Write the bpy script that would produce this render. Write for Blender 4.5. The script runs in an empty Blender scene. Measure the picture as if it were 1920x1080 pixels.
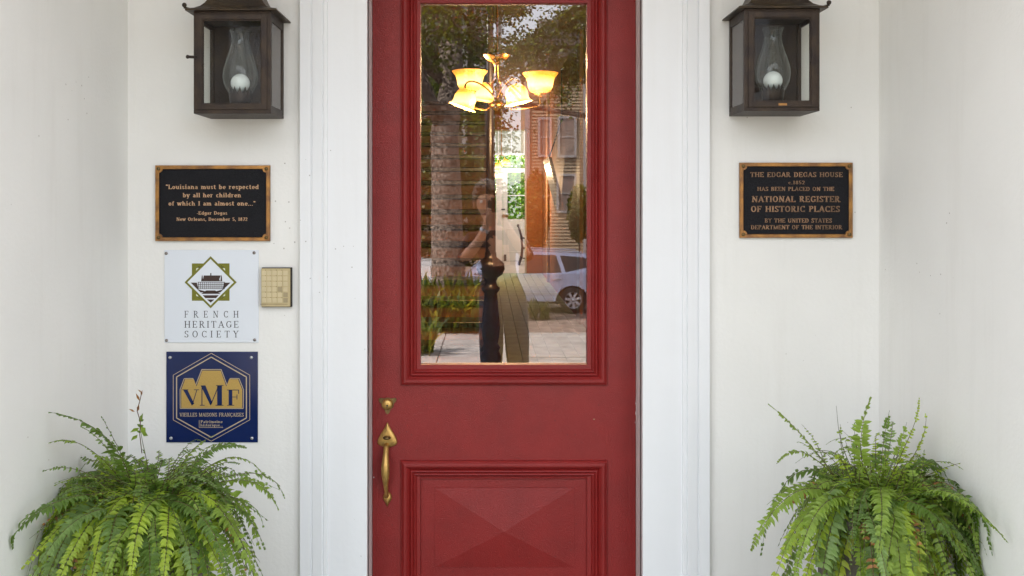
import bpy, bmesh, math, random
from math import sin, cos, pi, radians as R
from mathutils import Vector, Matrix
random.seed(7)
SC = bpy.context.scene
COL = SC.collection
# ------------------------------------------------------------------ camera, world, sun, exposure
D = 3.2            # lens to door face
H = 1.65           # lens above the porch floor
F = 1736.0         # focal length in pixels of the 1920 px wide photograph
PX0, PY0 = 915.0, 385.0
cam_d = bpy.data.cameras.new('camera'); cam = bpy.data.objects.new('camera', cam_d); COL.objects.link(cam)
cam.location = (0, -D, H); cam.rotation_euler = (R(90), 0, 0)
cam_d.sensor_width = 36; cam_d.lens = 36 * F / 1920
cam_d.shift_x = (960 - PX0) / 1920; cam_d.shift_y = -(540 - PY0) / 1920
cam_d.clip_start = 0.03; cam_d.clip_end = 600
SC.camera = cam
SUN_EL, SUN_AZ = 50, -66       # sun stands behind the house (over +Y), to the left
w = bpy.data.worlds.new('World'); SC.world = w; w.use_nodes = True
nt = w.node_tree; nt.nodes.clear()
sky = nt.nodes.new('ShaderNodeTexSky'); sky.sky_type = 'NISHITA'; sky.sun_disc = False
sky.sun_elevation = R(SUN_EL); sky.sun_rotation = R(SUN_AZ); sky.dust_density = 3.0; sky.air_density = 1.0
bg = nt.nodes.new('ShaderNodeBackground'); bg.inputs['Strength'].default_value = 0.15
wo = nt.nodes.new('ShaderNodeOutputWorld')
hz = nt.nodes.new('ShaderNodeMixRGB'); hz.inputs[0].default_value = .50; hz.inputs[2].default_value = (8.3, 8.15, 7.9, 1)   # thin bright haze over the blue
nt.links.new(sky.outputs[0], hz.inputs[1]); nt.links.new(hz.outputs[0], bg.inputs[0]); nt.links.new(bg.outputs[0], wo.inputs[0])
sd = bpy.data.lights.new('sun', 'SUN'); sd.energy = 4.2; sd.angle = R(0.6); sd.color = (1, .94, .84)
sun = bpy.data.objects.new('sun', sd); COL.objects.link(sun)
sv = Vector((sin(R(SUN_AZ)) * cos(R(SUN_EL)), cos(R(SUN_AZ)) * cos(R(SUN_EL)), sin(R(SUN_EL))))
sun.rotation_euler = sv.to_track_quat('Z', 'Y').to_euler(); sun.location = (0, 10, 30)
SC.view_settings.view_transform = 'Standard'; SC.view_settings.look = 'None'
SC.view_settings.exposure = 1.95; SC.view_settings.gamma = 1; SC.view_settings.use_curve_mapping = False
SC.cycles.max_bounces = 8; SC.cycles.transparent_max_bounces = 24; SC.cycles.sample_clamp_indirect = 6
SC.cycles.caustics_reflective = False; SC.cycles.caustics_refractive = False

# ------------------------------------------------------------------ placing helpers
def at(px, py, y):
    """world point on the plane Y = y that the photograph shows at (px, py)"""
    d = D + y
    return Vector(((px - PX0) * d / F, y, H - (py - PY0) * d / F))
def back(px, py, Z):
    """point in the street whose mirror image in the door glass stands Z metres from the lens"""
    return Vector(((px - PX0) * Z / F, -(Z - D), H - (py - PY0) * Z / F))

# ------------------------------------------------------------------ materials
def mat(name, col, rough=.6, metal=0, var=0, scale=8, bump=0, bscale=60, col2=None, coat=0, spec=None, trans=0, emis=None, es=0):
    m = bpy.data.materials.new(name); m.use_nodes = True
    n = m.node_tree; b = n.nodes['Principled BSDF']
    b.inputs['Base Color'].default_value = (*col, 1); b.inputs['Roughness'].default_value = rough
    b.inputs['Metallic'].default_value = metal
    if coat: b.inputs['Coat Weight'].default_value = coat; b.inputs['Coat Roughness'].default_value = .12
    if spec is not None: b.inputs['Specular IOR Level'].default_value = spec
    if trans: b.inputs['Transmission Weight'].default_value = trans
    if emis: b.inputs['Emission Color'].default_value = (*emis, 1); b.inputs['Emission Strength'].default_value = es
    tc = n.nodes.new('ShaderNodeTexCoord')
    if var or col2:
        no = n.nodes.new('ShaderNodeTexNoise'); no.inputs['Scale'].default_value = scale; no.inputs['Detail'].default_value = 6
        n.links.new(tc.outputs['Object'], no.inputs['Vector'])
        r = n.nodes.new('ShaderNodeValToRGB')
        c2 = col2 if col2 else tuple(c * (1 - var) for c in col)
        r.color_ramp.elements[0].position = .35; r.color_ramp.elements[1].position = .65
        r.color_ramp.elements[0].color = (*c2, 1); r.color_ramp.elements[1].color = (*col, 1)
        n.links.new(no.outputs['Fac'], r.inputs[0]); n.links.new(r.outputs[0], b.inputs['Base Color'])
    if bump:
        n2 = n.nodes.new('ShaderNodeTexNoise'); n2.inputs['Scale'].default_value = bscale; n2.inputs['Detail'].default_value = 4
        n.links.new(tc.outputs['Object'], n2.inputs['Vector'])
        bu = n.nodes.new('ShaderNodeBump'); bu.inputs['Strength'].default_value = bump; bu.inputs['Distance'].default_value = .01
        n.links.new(n2.outputs['Fac'], bu.inputs['Height']); n.links.new(bu.outputs[0], b.inputs['Normal'])
    return m

def two_sided(n, fr, ior):
    """the same reflectance from either face of a single sheet"""
    ge = n.nodes.new('ShaderNodeNewGeometry'); mr = n.nodes.new('ShaderNodeMapRange')
    mr.inputs['To Min'].default_value = ior; mr.inputs['To Max'].default_value = 1 / ior
    n.links.new(ge.outputs['Backfacing'], mr.inputs['Value']); n.links.new(mr.outputs[0], fr.inputs['IOR'])

def glass_mat(name, fac, tint=(1, 1, 1)):
    m = bpy.data.materials.new(name); m.use_nodes = True; n = m.node_tree; n.nodes.clear()
    o = n.nodes.new('ShaderNodeOutputMaterial'); mx = n.nodes.new('ShaderNodeMixShader')
    t = n.nodes.new('ShaderNodeBsdfTransparent'); t.inputs[0].default_value = (*tint, 1)
    g = n.nodes.new('ShaderNodeBsdfGlossy'); g.inputs['Roughness'].default_value = 0
    g.inputs['Color'].default_value = (1, .98, 1, 1)
    fr = n.nodes.new('ShaderNodeFresnel'); two_sided(n, fr, fac)
    n.links.new(fr.outputs[0], mx.inputs[0]); n.links.new(t.outputs[0], mx.inputs[1]); n.links.new(g.outputs[0], mx.inputs[2])
    n.links.new(mx.outputs[0], o.inputs[0]); return m

def leaf_mat(name, col, tr=.35, var=.35, scale=30, rough=.5):
    m = mat(name, col, rough, var=var, scale=scale)
    n = m.node_tree; b = n.nodes['Principled BSDF']; o = [x for x in n.nodes if x.type == 'OUTPUT_MATERIAL'][0]
    t = n.nodes.new('ShaderNodeBsdfTranslucent'); t.inputs[0].default_value = (col[0] * 1.6, col[1] * 1.7, col[2] * .8, 1)
    mx = n.nodes.new('ShaderNodeMixShader'); mx.inputs[0].default_value = tr
    n.links.new(b.outputs[0], mx.inputs[1]); n.links.new(t.outputs[0], mx.inputs[2]); n.links.new(mx.outputs[0], o.inputs[0])
    return m

def specks(m, scale, thr, col, amt, where=.54):
    n = m.node_tree; b = n.nodes['Principled BSDF']; lk_ = b.inputs['Base Color'].links[0]; src = lk_.from_socket
    tc = [x for x in n.nodes if x.type == 'TEX_COORD'][0]; v = n.nodes.new('ShaderNodeTexVoronoi'); v.inputs['Scale'].default_value = scale
    no = n.nodes.new('ShaderNodeTexNoise'); no.inputs['Scale'].default_value = 2.3; g = n.nodes.new('ShaderNodeMath'); g.operation = 'GREATER_THAN'; g.inputs[1].default_value = where
    lt = n.nodes.new('ShaderNodeMath'); lt.operation = 'LESS_THAN'; lt.inputs[1].default_value = thr
    mu = n.nodes.new('ShaderNodeMath'); mu.operation = 'MULTIPLY'; m2 = n.nodes.new('ShaderNodeMath'); m2.operation = 'MULTIPLY'; m2.inputs[1].default_value = amt
    mx = n.nodes.new('ShaderNodeMixRGB'); mx.inputs[2].default_value = (*col, 1)
    n.links.new(tc.outputs['Object'], v.inputs['Vector']); n.links.new(tc.outputs['Object'], no.inputs['Vector']); n.links.new(no.outputs['Fac'], g.inputs[0])
    n.links.new(v.outputs['Distance'], lt.inputs[0]); n.links.new(lt.outputs[0], mu.inputs[0]); n.links.new(g.outputs[0], mu.inputs[1]); n.links.new(mu.outputs[0], m2.inputs[0])
    n.links.new(m2.outputs[0], mx.inputs[0]); n.links.new(src, mx.inputs[1]); n.links.new(mx.outputs[0], b.inputs['Base Color'])
def streaks(m, amt, scale=(9, 9, .7)):
    """faint run marks: dirt that has a shape of its own"""
    n = m.node_tree; b = n.nodes['Principled BSDF']; src = b.inputs['Base Color'].links[0].from_socket
    tc = [x for x in n.nodes if x.type == 'TEX_COORD'][0]; mp = n.nodes.new('ShaderNodeMapping'); mp.inputs['Scale'].default_value = scale
    no = n.nodes.new('ShaderNodeTexNoise'); no.inputs['Scale'].default_value = 1.5; no.inputs['Detail'].default_value = 8; no.inputs['Roughness'].default_value = .7
    mr = n.nodes.new('ShaderNodeMapRange'); mr.inputs['From Min'].default_value = .52; mr.inputs['From Max'].default_value = .75; mr.inputs['To Max'].default_value = amt
    mx = n.nodes.new('ShaderNodeMixRGB'); mx.inputs[2].default_value = (.36, .31, .25, 1)
    n.links.new(tc.outputs['Object'], mp.inputs[0]); n.links.new(mp.outputs[0], no.inputs['Vector']); n.links.new(no.outputs['Fac'], mr.inputs[0]); n.links.new(mr.outputs[0], mx.inputs[0])
    n.links.new(src, mx.inputs[1]); n.links.new(mx.outputs[0], b.inputs['Base Color'])

def plaster_mat():
    m = mat('cream_plaster', (.83, .82, .79), .75, var=.04, scale=3, bump=.12, bscale=90)
    n = m.node_tree; b = n.nodes['Principled BSDF']
    ramp = [x for x in n.nodes if x.type == 'VALTORGB'][0]
    tc = [x for x in n.nodes if x.type == 'TEX_COORD'][0]
    v = n.nodes.new('ShaderNodeTexVoronoi'); v.inputs['Scale'].default_value = 9
    n.links.new(tc.outputs['Object'], v.inputs['Vector'])
    lt = n.nodes.new('ShaderNodeMath'); lt.operation = 'LESS_THAN'; lt.inputs[1].default_value = .018
    n.links.new(v.outputs['Distance'], lt.inputs[0])
    mx = n.nodes.new('ShaderNodeMixRGB'); mx.inputs[2].default_value = (.3, .26, .2, 1)
    mu = n.nodes.new('ShaderNodeMath'); mu.operation = 'MULTIPLY'; mu.inputs[1].default_value = .6
    n.links.new(lt.outputs[0], mu.inputs[0]); n.links.new(mu.outputs[0], mx.inputs[0])
    n.links.new(ramp.outputs[0], mx.inputs[1]); n.links.new(mx.outputs[0], b.inputs['Base Color'])
    return m

M = {}
M['plaster'] = plaster_mat()
M['casing'] = mat('white_gloss_paint', (.81, .82, .84), .45, var=.02, scale=5, bump=.05, bscale=50)
M['caulk'] = mat('old_caulk', (.40, .34, .29), .8, col2=(.62, .58, .54), scale=12)
M['jamb'] = mat('jamb_paint', (.74, .67, .66), .6, var=.1, scale=20)
M['red'] = mat('red_door_paint', (.250, .0125, .0115), .42, var=.16, scale=7, bump=.28, bscale=330, coat=.05, spec=.42)
M['glass'] = glass_mat('door_glass', 2.5)
M['thin_glass'] = glass_mat('thin_glass', 1.22, (.95, .97, .95))
M['iron'] = mat('aged_copper_brown', (.026, .017, .014), .5, .35, col2=(.050, .032, .020), scale=22, bump=.2, bscale=140)
M['roofmetal'] = mat('weathered_roof_metal', (.075, .050, .026), .45, .45, col2=(.034, .024, .018), scale=14, bump=.2, bscale=90)
M['side_glass'] = glass_mat('lantern_side_glass', 1.45, (.97, .98, .97))
M['globe'] = mat('white_globe_glass', (.86, .88, .90), .18, coat=.5)
M['bronze'] = mat('worn_bronze', (.50, .25, .075), .36, .75, col2=(.23, .12, .06), scale=26, bump=.1, bscale=200)
M['bronze_text'] = mat('bronze_letter', (.74, .46, .27), .5, .1, var=.2, scale=60)
M['bronze_dim'] = mat('dull_bronze_letter', (.40, .23, .13), .5, .1, var=.5, scale=30)
M['plaqueblack'] = mat('plaque_black', (.007, .007, .009), .6, bump=.5, bscale=500, col2=(.013, .013, .017), scale=300, spec=.22)
M['enamelwhite'] = mat('white_enamel', (.74, .78, .84), .25, var=.02, scale=4)
M['printbrown'] = mat('print_brown', (.045, .022, .016), .5)
M['printolive'] = mat('print_olive', (.17, .17, .010), .5)
M['printcream'] = mat('print_cream', (.75, .78, .60), .5)
M['printblack'] = mat('print_black', (.02, .018, .022), .5)
M['blue'] = mat('blue_enamel', (.008, .020, .100), .22, var=.2, scale=5)
M['gold'] = mat('gold_print', (.55, .36, .10), .5, .25, var=.15, scale=300)
M['palegold'] = mat('pale_gold_print', (.50, .40, .27), .5)
M['keypad'] = mat('yellowed_plastic', (.52, .42, .23), .5, var=.1, scale=20)
M['key'] = mat('key_plastic', (.62, .52, .32), .45, var=.08, scale=30)
M['keydark'] = mat('key_worn', (.36, .29, .17), .5)
M['dark'] = mat('dark_gap', (.02, .015, .012), .7)
M['screw'] = mat('screw_steel', (.25, .22, .2), .35, .8)
M['bright_screw'] = mat('bright_screw', (.6, .6, .62), .3, .9)
M['brass'] = mat('old_brass', (.66, .42, .13), .40, .85, col2=(.42, .25, .08), scale=35, bump=.06, bscale=90)
M['chandelier_brass'] = mat('chandelier_brass', (.16, .085, .025), .35, .9, var=.5, scale=40)
M['darkbrass'] = mat('dark_brass', (.24, .16, .07), .4, .9, var=.5, scale=40)
M['deck'] = mat('porch_boards', (.23, .26, .22), .55, var=.2, scale=6)
M['urn'] = mat('weathered_urn', (.20, .17, .15), .9, var=.45, scale=14, bump=.5, bscale=40)
M['soil'] = mat('potting_soil', (.035, .024, .016), .95, bump=.6, bscale=80)
GREENS = [leaf_mat('fern_mid', (.24, .345, .050)), leaf_mat('fern_dark', (.135, .225, .040)), leaf_mat('fern_bright', (.37, .48, .050)),
          leaf_mat('fern_blue', (.23, .34, .11)), leaf_mat('fern_yellow', (.40, .46, .05)), leaf_mat('fern_dry', (.42, .19, .06), .2)]
M['stem'] = mat('fern_stem', (.09, .07, .025), .6)
M['stemdry'] = mat('fern_stem_dry', (.10, .045, .02), .7)

specks(M['plaster'], 30, .075, (.24, .20, .16), .6, .63); streaks(M['plaster'], .075)
specks(M['casing'], 30, .07, (.28, .25, .22), .6, .60); streaks(M['casing'], .06, (14, 14, .5))
specks(M['red'], 38, .09, (.10, .02, .02), .6)
# ------------------------------------------------------------------ mesh helpers
class MB:
    def __init__(s): s.v = []; s.f = []; s.mi = []; s.sm = []
    def add(s, vs, fs, mi=0, smooth=False):
        o = len(s.v); s.v += [tuple(v) for v in vs]
        for f in fs: s.f.append(tuple(i + o for i in f)); s.mi.append(mi); s.sm.append(smooth)
        return s
    def box(s, a, b, mi=0):
        x0, y0, z0 = a; x1, y1, z1 = b
        if x0 > x1: x0, x1 = x1, x0
        if y0 > y1: y0, y1 = y1, y0
        if z0 > z1: z0, z1 = z1, z0
        v = [(x0, y0, z0), (x1, y0, z0), (x1, y1, z0), (x0, y1, z0), (x0, y0, z1), (x1, y0, z1), (x1, y1, z1), (x0, y1, z1)]
        return s.add(v, [(0, 3, 2, 1), (4, 5, 6, 7), (0, 1, 5, 4), (1, 2, 6, 5), (2, 3, 7, 6), (3, 0, 4, 7)], mi)
    def tube(s, pts, rad, n=8, mi=0, smooth=True, caps=True):
        pts = [Vector(p) for p in pts]; k = len(pts)
        rs = rad if isinstance(rad, (list, tuple)) else [rad] * k
        vs = []; ref = None
        for i, p in enumerate(pts):
            t = (pts[min(i + 1, k - 1)] - pts[max(i - 1, 0)])
            if t.length < 1e-9: t = Vector((0, 0, 1))
            t.normalize()
            if ref is None: ref = Vector((1, 0, 0)) if abs(t.x) < .8 else Vector((0, 1, 0))
            u = t.cross(ref).normalized(); w_ = t.cross(u)
            ref = -u.cross(t) if False else ref
            for j in range(n):
                a = 2 * pi * j / n; vs.append(p + (u * cos(a) + w_ * sin(a)) * rs[i])
        fs = [(i * n + j, i * n + (j + 1) % n, (i + 1) * n + (j + 1) % n, (i + 1) * n + j) for i in range(k - 1) for j in range(n)]
        if caps: fs += [tuple(range(n - 1, -1, -1)), tuple((k - 1) * n + j for j in range(n))]
        return s.add(vs, fs, mi, smooth)
    def lathe(s, prof, c=(0, 0, 0), n=24, mi=0, mtx=None, smooth=True, wave=None):
        vs = []
        for i, (r, z) in enumerate(prof):
            for j in range(n):
                a = 2 * pi * j / n
                rr = r * (1 + wave(i, a)) if wave else r
                p = Vector((rr * cos(a), rr * sin(a), z))
                if mtx: p = mtx @ p
                vs.append(p + Vector(c))
        k = len(prof)
        fs = [(i * n + j, i * n + (j + 1) % n, (i + 1) * n + (j + 1) % n, (i + 1) * n + j) for i in range(k - 1) for j in range(n)]
        return s.add(vs, fs, mi, smooth)
    def ball(s, c, r, n=12, mi=0, sc=(1, 1, 1)):
        pr = [(max(1e-4, sin(pi * i / (n // 2 + 2))) , -cos(pi * i / (n // 2 + 2))) for i in range(n // 2 + 3)]
        m = Matrix.Diagonal((r * sc[0], r * sc[1], r * sc[2]))
        return s.lathe(pr, c, n, mi, m)
    def prism(s, poly, y0, y1, mi=0):
        """poly of (x, z), extruded from y0 (front) to y1"""
        n = len(poly)
        v = [(x, y0, z) for x, z in poly] + [(x, y1, z) for x, z in poly]
        f = [tuple(range(n)), tuple(range(2 * n - 1, n - 1, -1))] + [(i, i + n, (i + 1) % n + n, (i + 1) % n) for i in range(n)]
        return s.add(v, f, mi)
    def build(s, name, mats, parent=None, loc=None, bevel=0, recalc=True):
        me = bpy.data.meshes.new(name); me.from_pydata(s.v, [], s.f)
        if not isinstance(mats, (list, tuple)): mats = [mats]
        for m in mats: me.materials.append(M[m] if isinstance(m, str) else m)
        me.polygons.foreach_set('material_index', s.mi); me.polygons.foreach_set('use_smooth', s.sm)
        if recalc:
            bm = bmesh.new(); bm.from_mesh(me); bmesh.ops.recalc_face_normals(bm, faces=bm.faces); bm.to_mesh(me); bm.free()
        me.update()
        o = bpy.data.objects.new(name, me); COL.objects.link(o)
        if parent: o.parent = parent
        if loc is not None: o.location = loc
        if bevel:
            b = o.modifiers.new('bevel', 'BEVEL'); b.width = bevel; b.segments = 2; b.limit_method = 'ANGLE'
        return o
def tag(o, label=None, cat=None, group=None, kind=None):
    if label: o['label'] = label
    if cat: o['category'] = cat
    if group: o['group'] = group
    if kind: o['kind'] = kind
    return o
def thing(name, label, cat, loc=(0, 0, 0), group=None):
    o = bpy.data.objects.new(name, None); COL.objects.link(o); o.location = loc; o.empty_display_size = .1
    return tag(o, label, cat, group)
def boxo(name, m, a, b, parent=None, bevel=0):
    return MB().box(a, b).build(name, m, parent, bevel=bevel)
def sheet(name, m, a, b, parent=None, loc=None):
    """a window pane as one sheet, flat in its thinnest direction"""
    d = [abs(b[i] - a[i]) for i in range(3)]; k = d.index(min(d)); c = (a[k] + b[k]) / 2
    i, j = [q for q in range(3) if q != k]; v = []
    for s_, t_ in ((a[i], a[j]), (b[i], a[j]), (b[i], b[j]), (a[i], b[j])):
        p = [0, 0, 0]; p[i] = s_; p[j] = t_; p[k] = c; v.append(p)
    return MB().add(v, [(0, 1, 2, 3)]).build(name, m, parent, loc)
def struct(name, m, a, b): return tag(boxo(name, m, a, b), kind='structure')
def copy_tree(o, parent=None):
    c = o.copy(); COL.objects.link(c); c.parent = parent
    for ch in list(o.children): copy_tree(ch, c)
    return c

# ------------------------------------------------------------------ serif lettering made from strokes
def glyphs():
    V = lambda x, a=0, b=1, t=1: ('L', x, a, x, b, t)
    Hh = lambda y, a, b: ('L', a, y, b, y, 0)
    Ls = lambda a, b, c, d, t: ('L', a, b, c, d, t)
    S = lambda x, y: ('L', x - .15, y, x + .15, y, 0)
    A = lambda cx, cy, rx, ry, a, b: ('A', cx, cy, rx, ry, a, b)
    G = {}
    G['A'] = (.80, [Ls(.08, 0, .40, 1, 0), Ls(.38, 1, .72, 0, 1), Hh(.33, .2, .6), S(.08, 0), S(.72, 0)])
    G['B'] = (.70, [V(.15), A(.33, .75, .24, .25, -90, 90), Hh(1, 0, .35), Hh(.5, .15, .35), A(.34, .25, .29, .25, -90, 90), Hh(0, 0, .35)])
    G['C'] = (.74, [A(.40, .5, .33, .5, 48, 312), Ls(.66, .98, .66, .7, 0), Ls(.66, .02, .66, .25, 0)])
    G['D'] = (.80, [V(.15), A(.33, .5, .38, .5, -90, 90), Hh(1, 0, .35), Hh(0, 0, .35)])
    G['E'] = (.68, [V(.15), Hh(1, 0, .6), Hh(.5, .15, .46), Hh(0, 0, .62), Ls(.6, 1, .6, .78, 0), Ls(.62, 0, .62, .24, 0), Ls(.46, .4, .46, .6, 0)])
    G['F'] = (.64, [V(.15), Hh(1, 0, .6), Hh(.5, .15, .46), Ls(.6, 1, .6, .76, 0), Ls(.46, .4, .46, .6, 0), S(.15, 0)])
    G['G'] = (.80, [A(.40, .5, .33, .5, 48, 318), V(.66, .08, .42), S(.66, .42), Ls(.66, .98, .66, .7, 0)])
    G['H'] = (.84, [V(.15), V(.69), Hh(.5, .15, .69), S(.15, 0), S(.15, 1), S(.69, 0), S(.69, 1)])
    G['I'] = (.34, [V(.17), S(.17, 0), S(.17, 1)])
    G['L'] = (.64, [V(.15), Hh(0, 0, .6), Ls(.6, 0, .6, .25, 0), S(.15, 1)])
    G['M'] = (1.0, [V(.14, 0, 1, 0), Ls(.14, 1, .48, 0, 1), Ls(.48, 0, .82, 1, 0), V(.84), S(.14, 0), S(.84, 0), Hh(1, 0, .2), Hh(1, .8, .98)])
    G['N'] = (.86, [V(.14, 0, 1, 0), Ls(.14, 1, .70, 0, 1), V(.70, 0, 1, 0), S(.14, 0), Hh(1, 0, .2), S(.70, 1)])
    G['O'] = (.82, [A(.40, .5, .34, .5, 0, 360)])
    G['P'] = (.66, [V(.15), A(.32, .74, .27, .26, -90, 90), Hh(1, 0, .33), Hh(.48, .15, .33), S(.15, 0)])
    G['R'] = (.78, [V(.15), A(.32, .74, .26, .26, -90, 90), Hh(1, 0, .33), Hh(.48, .15, .33), Ls(.36, .48, .66, 0, 1), S(.15, 0), S(.70, 0)])
    G['S'] = (.62, [A(.30, .75, .22, .25, 25, 270), A(.30, .25, .24, .25, 90, -155), Ls(.52, .98, .52, .74, 0), Ls(.06, .02, .06, .26, 0)])
    G['T'] = (.72, [V(.35), Hh(1, .02, .68), Ls(.03, 1, .03, .76, 0), Ls(.67, 1, .67, .76, 0), S(.35, 0)])
    G['U'] = (.82, [V(.15, .3, 1), A(.40, .3, .25, .3, 180, 360), V(.65, .3, 1, 0), S(.15, 1), S(.65, 1)])
    G['V'] = (.80, [Ls(.08, 1, .40, 0, 1), Ls(.40, 0, .70, 1, 0), S(.08, 1), S(.70, 1)])
    G['Y'] = (.76, [Ls(.08, 1, .37, .48, 1), Ls(.66, 1, .37, .48, 0), V(.37, 0, .5), S(.08, 1), S(.66, 1), S(.37, 0)])
    G['\u00c7'] = (.74, G['C'][1] + [Ls(.40, 0, .34, -.25, 0)])
    x = .68
    G['a'] = (.60, [A(.28, .2, .18, .2, 0, 360), V(.46, 0, .45), A(.28, .45, .18, .22, 0, 150), Hh(0, .46, .58)])
    G['b'] = (.64, [V(.12), A(.34, x / 2, .22, x / 2, 0, 360), Hh(1, 0, .12)])
    G['c'] = (.56, [A(.32, x / 2, .23, x / 2, 45, 315)])
    G['d'] = (.66, [V(.52), A(.29, x / 2, .22, x / 2, 0, 360), Hh(1, .4, .52), Hh(0, .52, .64)])
    G['e'] = (.58, [A(.30, x / 2, .24, x / 2, 0, 315), Hh(x / 2, .08, .54)])
    G['f'] = (.44, [V(.18, 0, .8), A(.34, .8, .16, .2, 60, 180), Hh(x, .02, .38), S(.18, 0)])
    G['g'] = (.62, [A(.28, x / 2, .2, x / 2, 0, 360), V(.50, -.12, x), A(.28, -.1, .22, .2, 180, 360)])
    G['h'] = (.70, [V(.14), A(.34, .45, .18, .23, 0, 180), V(.52, 0, .45), S(.14, 0), S(.54, 0), Hh(1, 0, .14)])
    G['i'] = (.34, [V(.17, 0, x), S(.17, 0), Hh(x, .02, .17), V(.17, .85, 1)])
    G['l'] = (.34, [V(.17), S(.17, 0), Hh(1, .02, .17)])
    G['m'] = (.98, [V(.14, 0, x), A(.32, .45, .16, .23, 0, 180), V(.48, 0, .45), A(.65, .45, .16, .23, 0, 180), V(.81, 0, .45), S(.14, 0), S(.48, 0), S(.81, 0), Hh(x, 0, .14)])
    G['n'] = (.70, [V(.14, 0, x), A(.34, .45, .18, .23, 0, 180), V(.52, 0, .45), S(.14, 0), S(.54, 0), Hh(x, 0, .14)])
    G['o'] = (.60, [A(.30, x / 2, .23, x / 2, 0, 360)])
    G['p'] = (.64, [V(.14, -.3, x), A(.36, x / 2, .22, x / 2, 0, 360), S(.14, -.3), Hh(x, 0, .14)])
    G['q'] = (.64, [V(.50, -.3, x), A(.28, x / 2, .22, x / 2, 0, 360), S(.50, -.3)])
    G['r'] = (.54, [V(.16, 0, x), A(.36, .42, .18, .26, 50, 150), S(.16, 0), Hh(x, 0, .16)])
    G['s'] = (.50, [A(.25, .50, .17, .18, 20, 270), A(.25, .17, .19, .17, 90, -160)])
    G['t'] = (.44, [V(.18, .12, .9), A(.32, .15, .14, .15, 180, 320), Hh(x, .02, .38)])
    G['u'] = (.70, [V(.14, .2, x), A(.33, .22, .19, .22, 180, 360), V(.52, 0, x), Hh(x, 0, .14), Hh(0, .52, .64)])
    G['w'] = (.90, [Ls(.08, x, .25, 0, 1), Ls(.25, 0, .42, x, 0), Ls(.42, x, .60, 0, 1), Ls(.60, 0, .78, x, 0), S(.08, x), S(.78, x)])
    G['y'] = (.66, [Ls(.08, x, .32, 0, 1), Ls(.56, x, .24, -.28, 0), S(.1, x), S(.56, x), Hh(-.28, .1, .24)])
    G['1'] = (.46, [V(.24), S(.24, 0), Ls(.24, 1, .1, .82, 0)])
    G['2'] = (.60, [A(.29, .73, .22, .27, -30, 170), Ls(.48, .6, .08, 0, 0), Hh(0, .06, .54)])
    G['5'] = (.60, [Hh(1, .12, .5), V(.12, .5, 1, 0), A(.27, .30, .25, .30, -150, 120)])
    G['7'] = (.58, [Hh(1, .06, .54), Ls(.54, 1, .24, 0, 1)])
    G['8'] = (.60, [A(.29, .76, .18, .24, 0, 360), A(.29, .27, .23, .27, 0, 360)])
    G['.'] = (.26, [V(.12, 0, .12)]); G[','] = (.26, [Ls(.14, .12, .06, -.16, 1)])
    G['-'] = (.36, [Hh(.35, .04, .30)])
    G['"'] = (.40, [Ls(.1, 1, .12, .75, 1), Ls(.26, 1, .28, .75, 1)])
    G[' '] = (.42, [])
    return G
GL = glyphs()
def text_mb(txt, cx, z, height, y0, depth, width=None, thick=.15, thin=.07, track=.10, mb=None):
    """letters centred on cx with baseline z on the wall plane y0, raised by depth towards -Y"""
    mb = mb or MB()
    tot = sum(GL[c][0] + track for c in txt) - track
    sx = height if width is None else width / tot
    x = cx - tot * sx / 2
    def quad(p, q, wdt):
        p = Vector(p); q = Vector(q); d = q - p
        if d.length < 1e-6: return
        nrm = Vector((-d.y, d.x)).normalized() * wdt / 2
        pts = [p + nrm, p - nrm, q - nrm, q + nrm]
        P = [(x + a.x * sx, z + a.y * height) for a in pts]
        v = [(a, y0 - depth, b) for a, b in P] + [(a, y0 + .0003, b) for a, b in P]
        mb.add(v, [(0, 1, 2, 3), (0, 4, 5, 1), (1, 5, 6, 2), (2, 6, 7, 3), (3, 7, 4, 0)])
    for c in txt:
        wd, strokes = GL[c]
        for s in strokes:
            if s[0] == 'L':
                _, a, b, c_, d, t = s
                th = thick if t else thin
                if abs(b - d) < 1e-6 and not t: # horizontal thin: keep inside cap height
                    yy = min(max(b, thin / 2), 1 - thin / 2) if 0 <= b <= 1 else b
                    quad((a, yy), (c_, yy), thin)
                else: quad((a, b), (c_, d), th)
            else:
                _, cx_, cy_, rx, ry, a0, a1 = s
                n = max(3, int(abs(a1 - a0) / 30))
                for i in range(n):
                    u0 = R(a0 + (a1 - a0) * i / n); u1 = R(a0 + (a1 - a0) * (i + 1) / n)
                    um = (u0 + u1) / 2
                    ww = thin + (thick - thin) * abs(cos(um)) ** 1.3
                    r1, r2 = rx - thin / 3, ry - thin / 2
                    quad((cx_ + r1 * cos(u0), cy_ + r2 * sin(u0)), (cx_ + r1 * cos(u1), cy_ + r2 * sin(u1)), ww)
        x += (wd + track) * sx
    return mb

def frame_loop(mb, x0, x1, z0, z1, prof, y, mi=0):
    """mitred moulding: prof = [(inset, height towards the viewer)], laid round a rectangle on plane y"""
    k = len(prof); vs = []
    for ins, h in prof:
        vs += [(x0 + ins, y - h, z0 + ins), (x1 - ins, y - h, z0 + ins), (x1 - ins, y - h, z1 - ins), (x0 + ins, y - h, z1 - ins)]
    fs = [(i * 4 + j, i * 4 + (j + 1) % 4, (i + 1) * 4 + (j + 1) % 4, (i + 1) * 4 + j) for i in range(k - 1) for j in range(4)]
    mb.add(vs, fs, mi)
    return mb
def rounded(pts_beads):
    out = []
    for b in pts_beads: out += b
    return out
def bead(a, b, base, h, n=5):
    return [(a + (b - a) * i / n, base + h * sin(pi * i / n)) for i in range(n + 1)]

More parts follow.
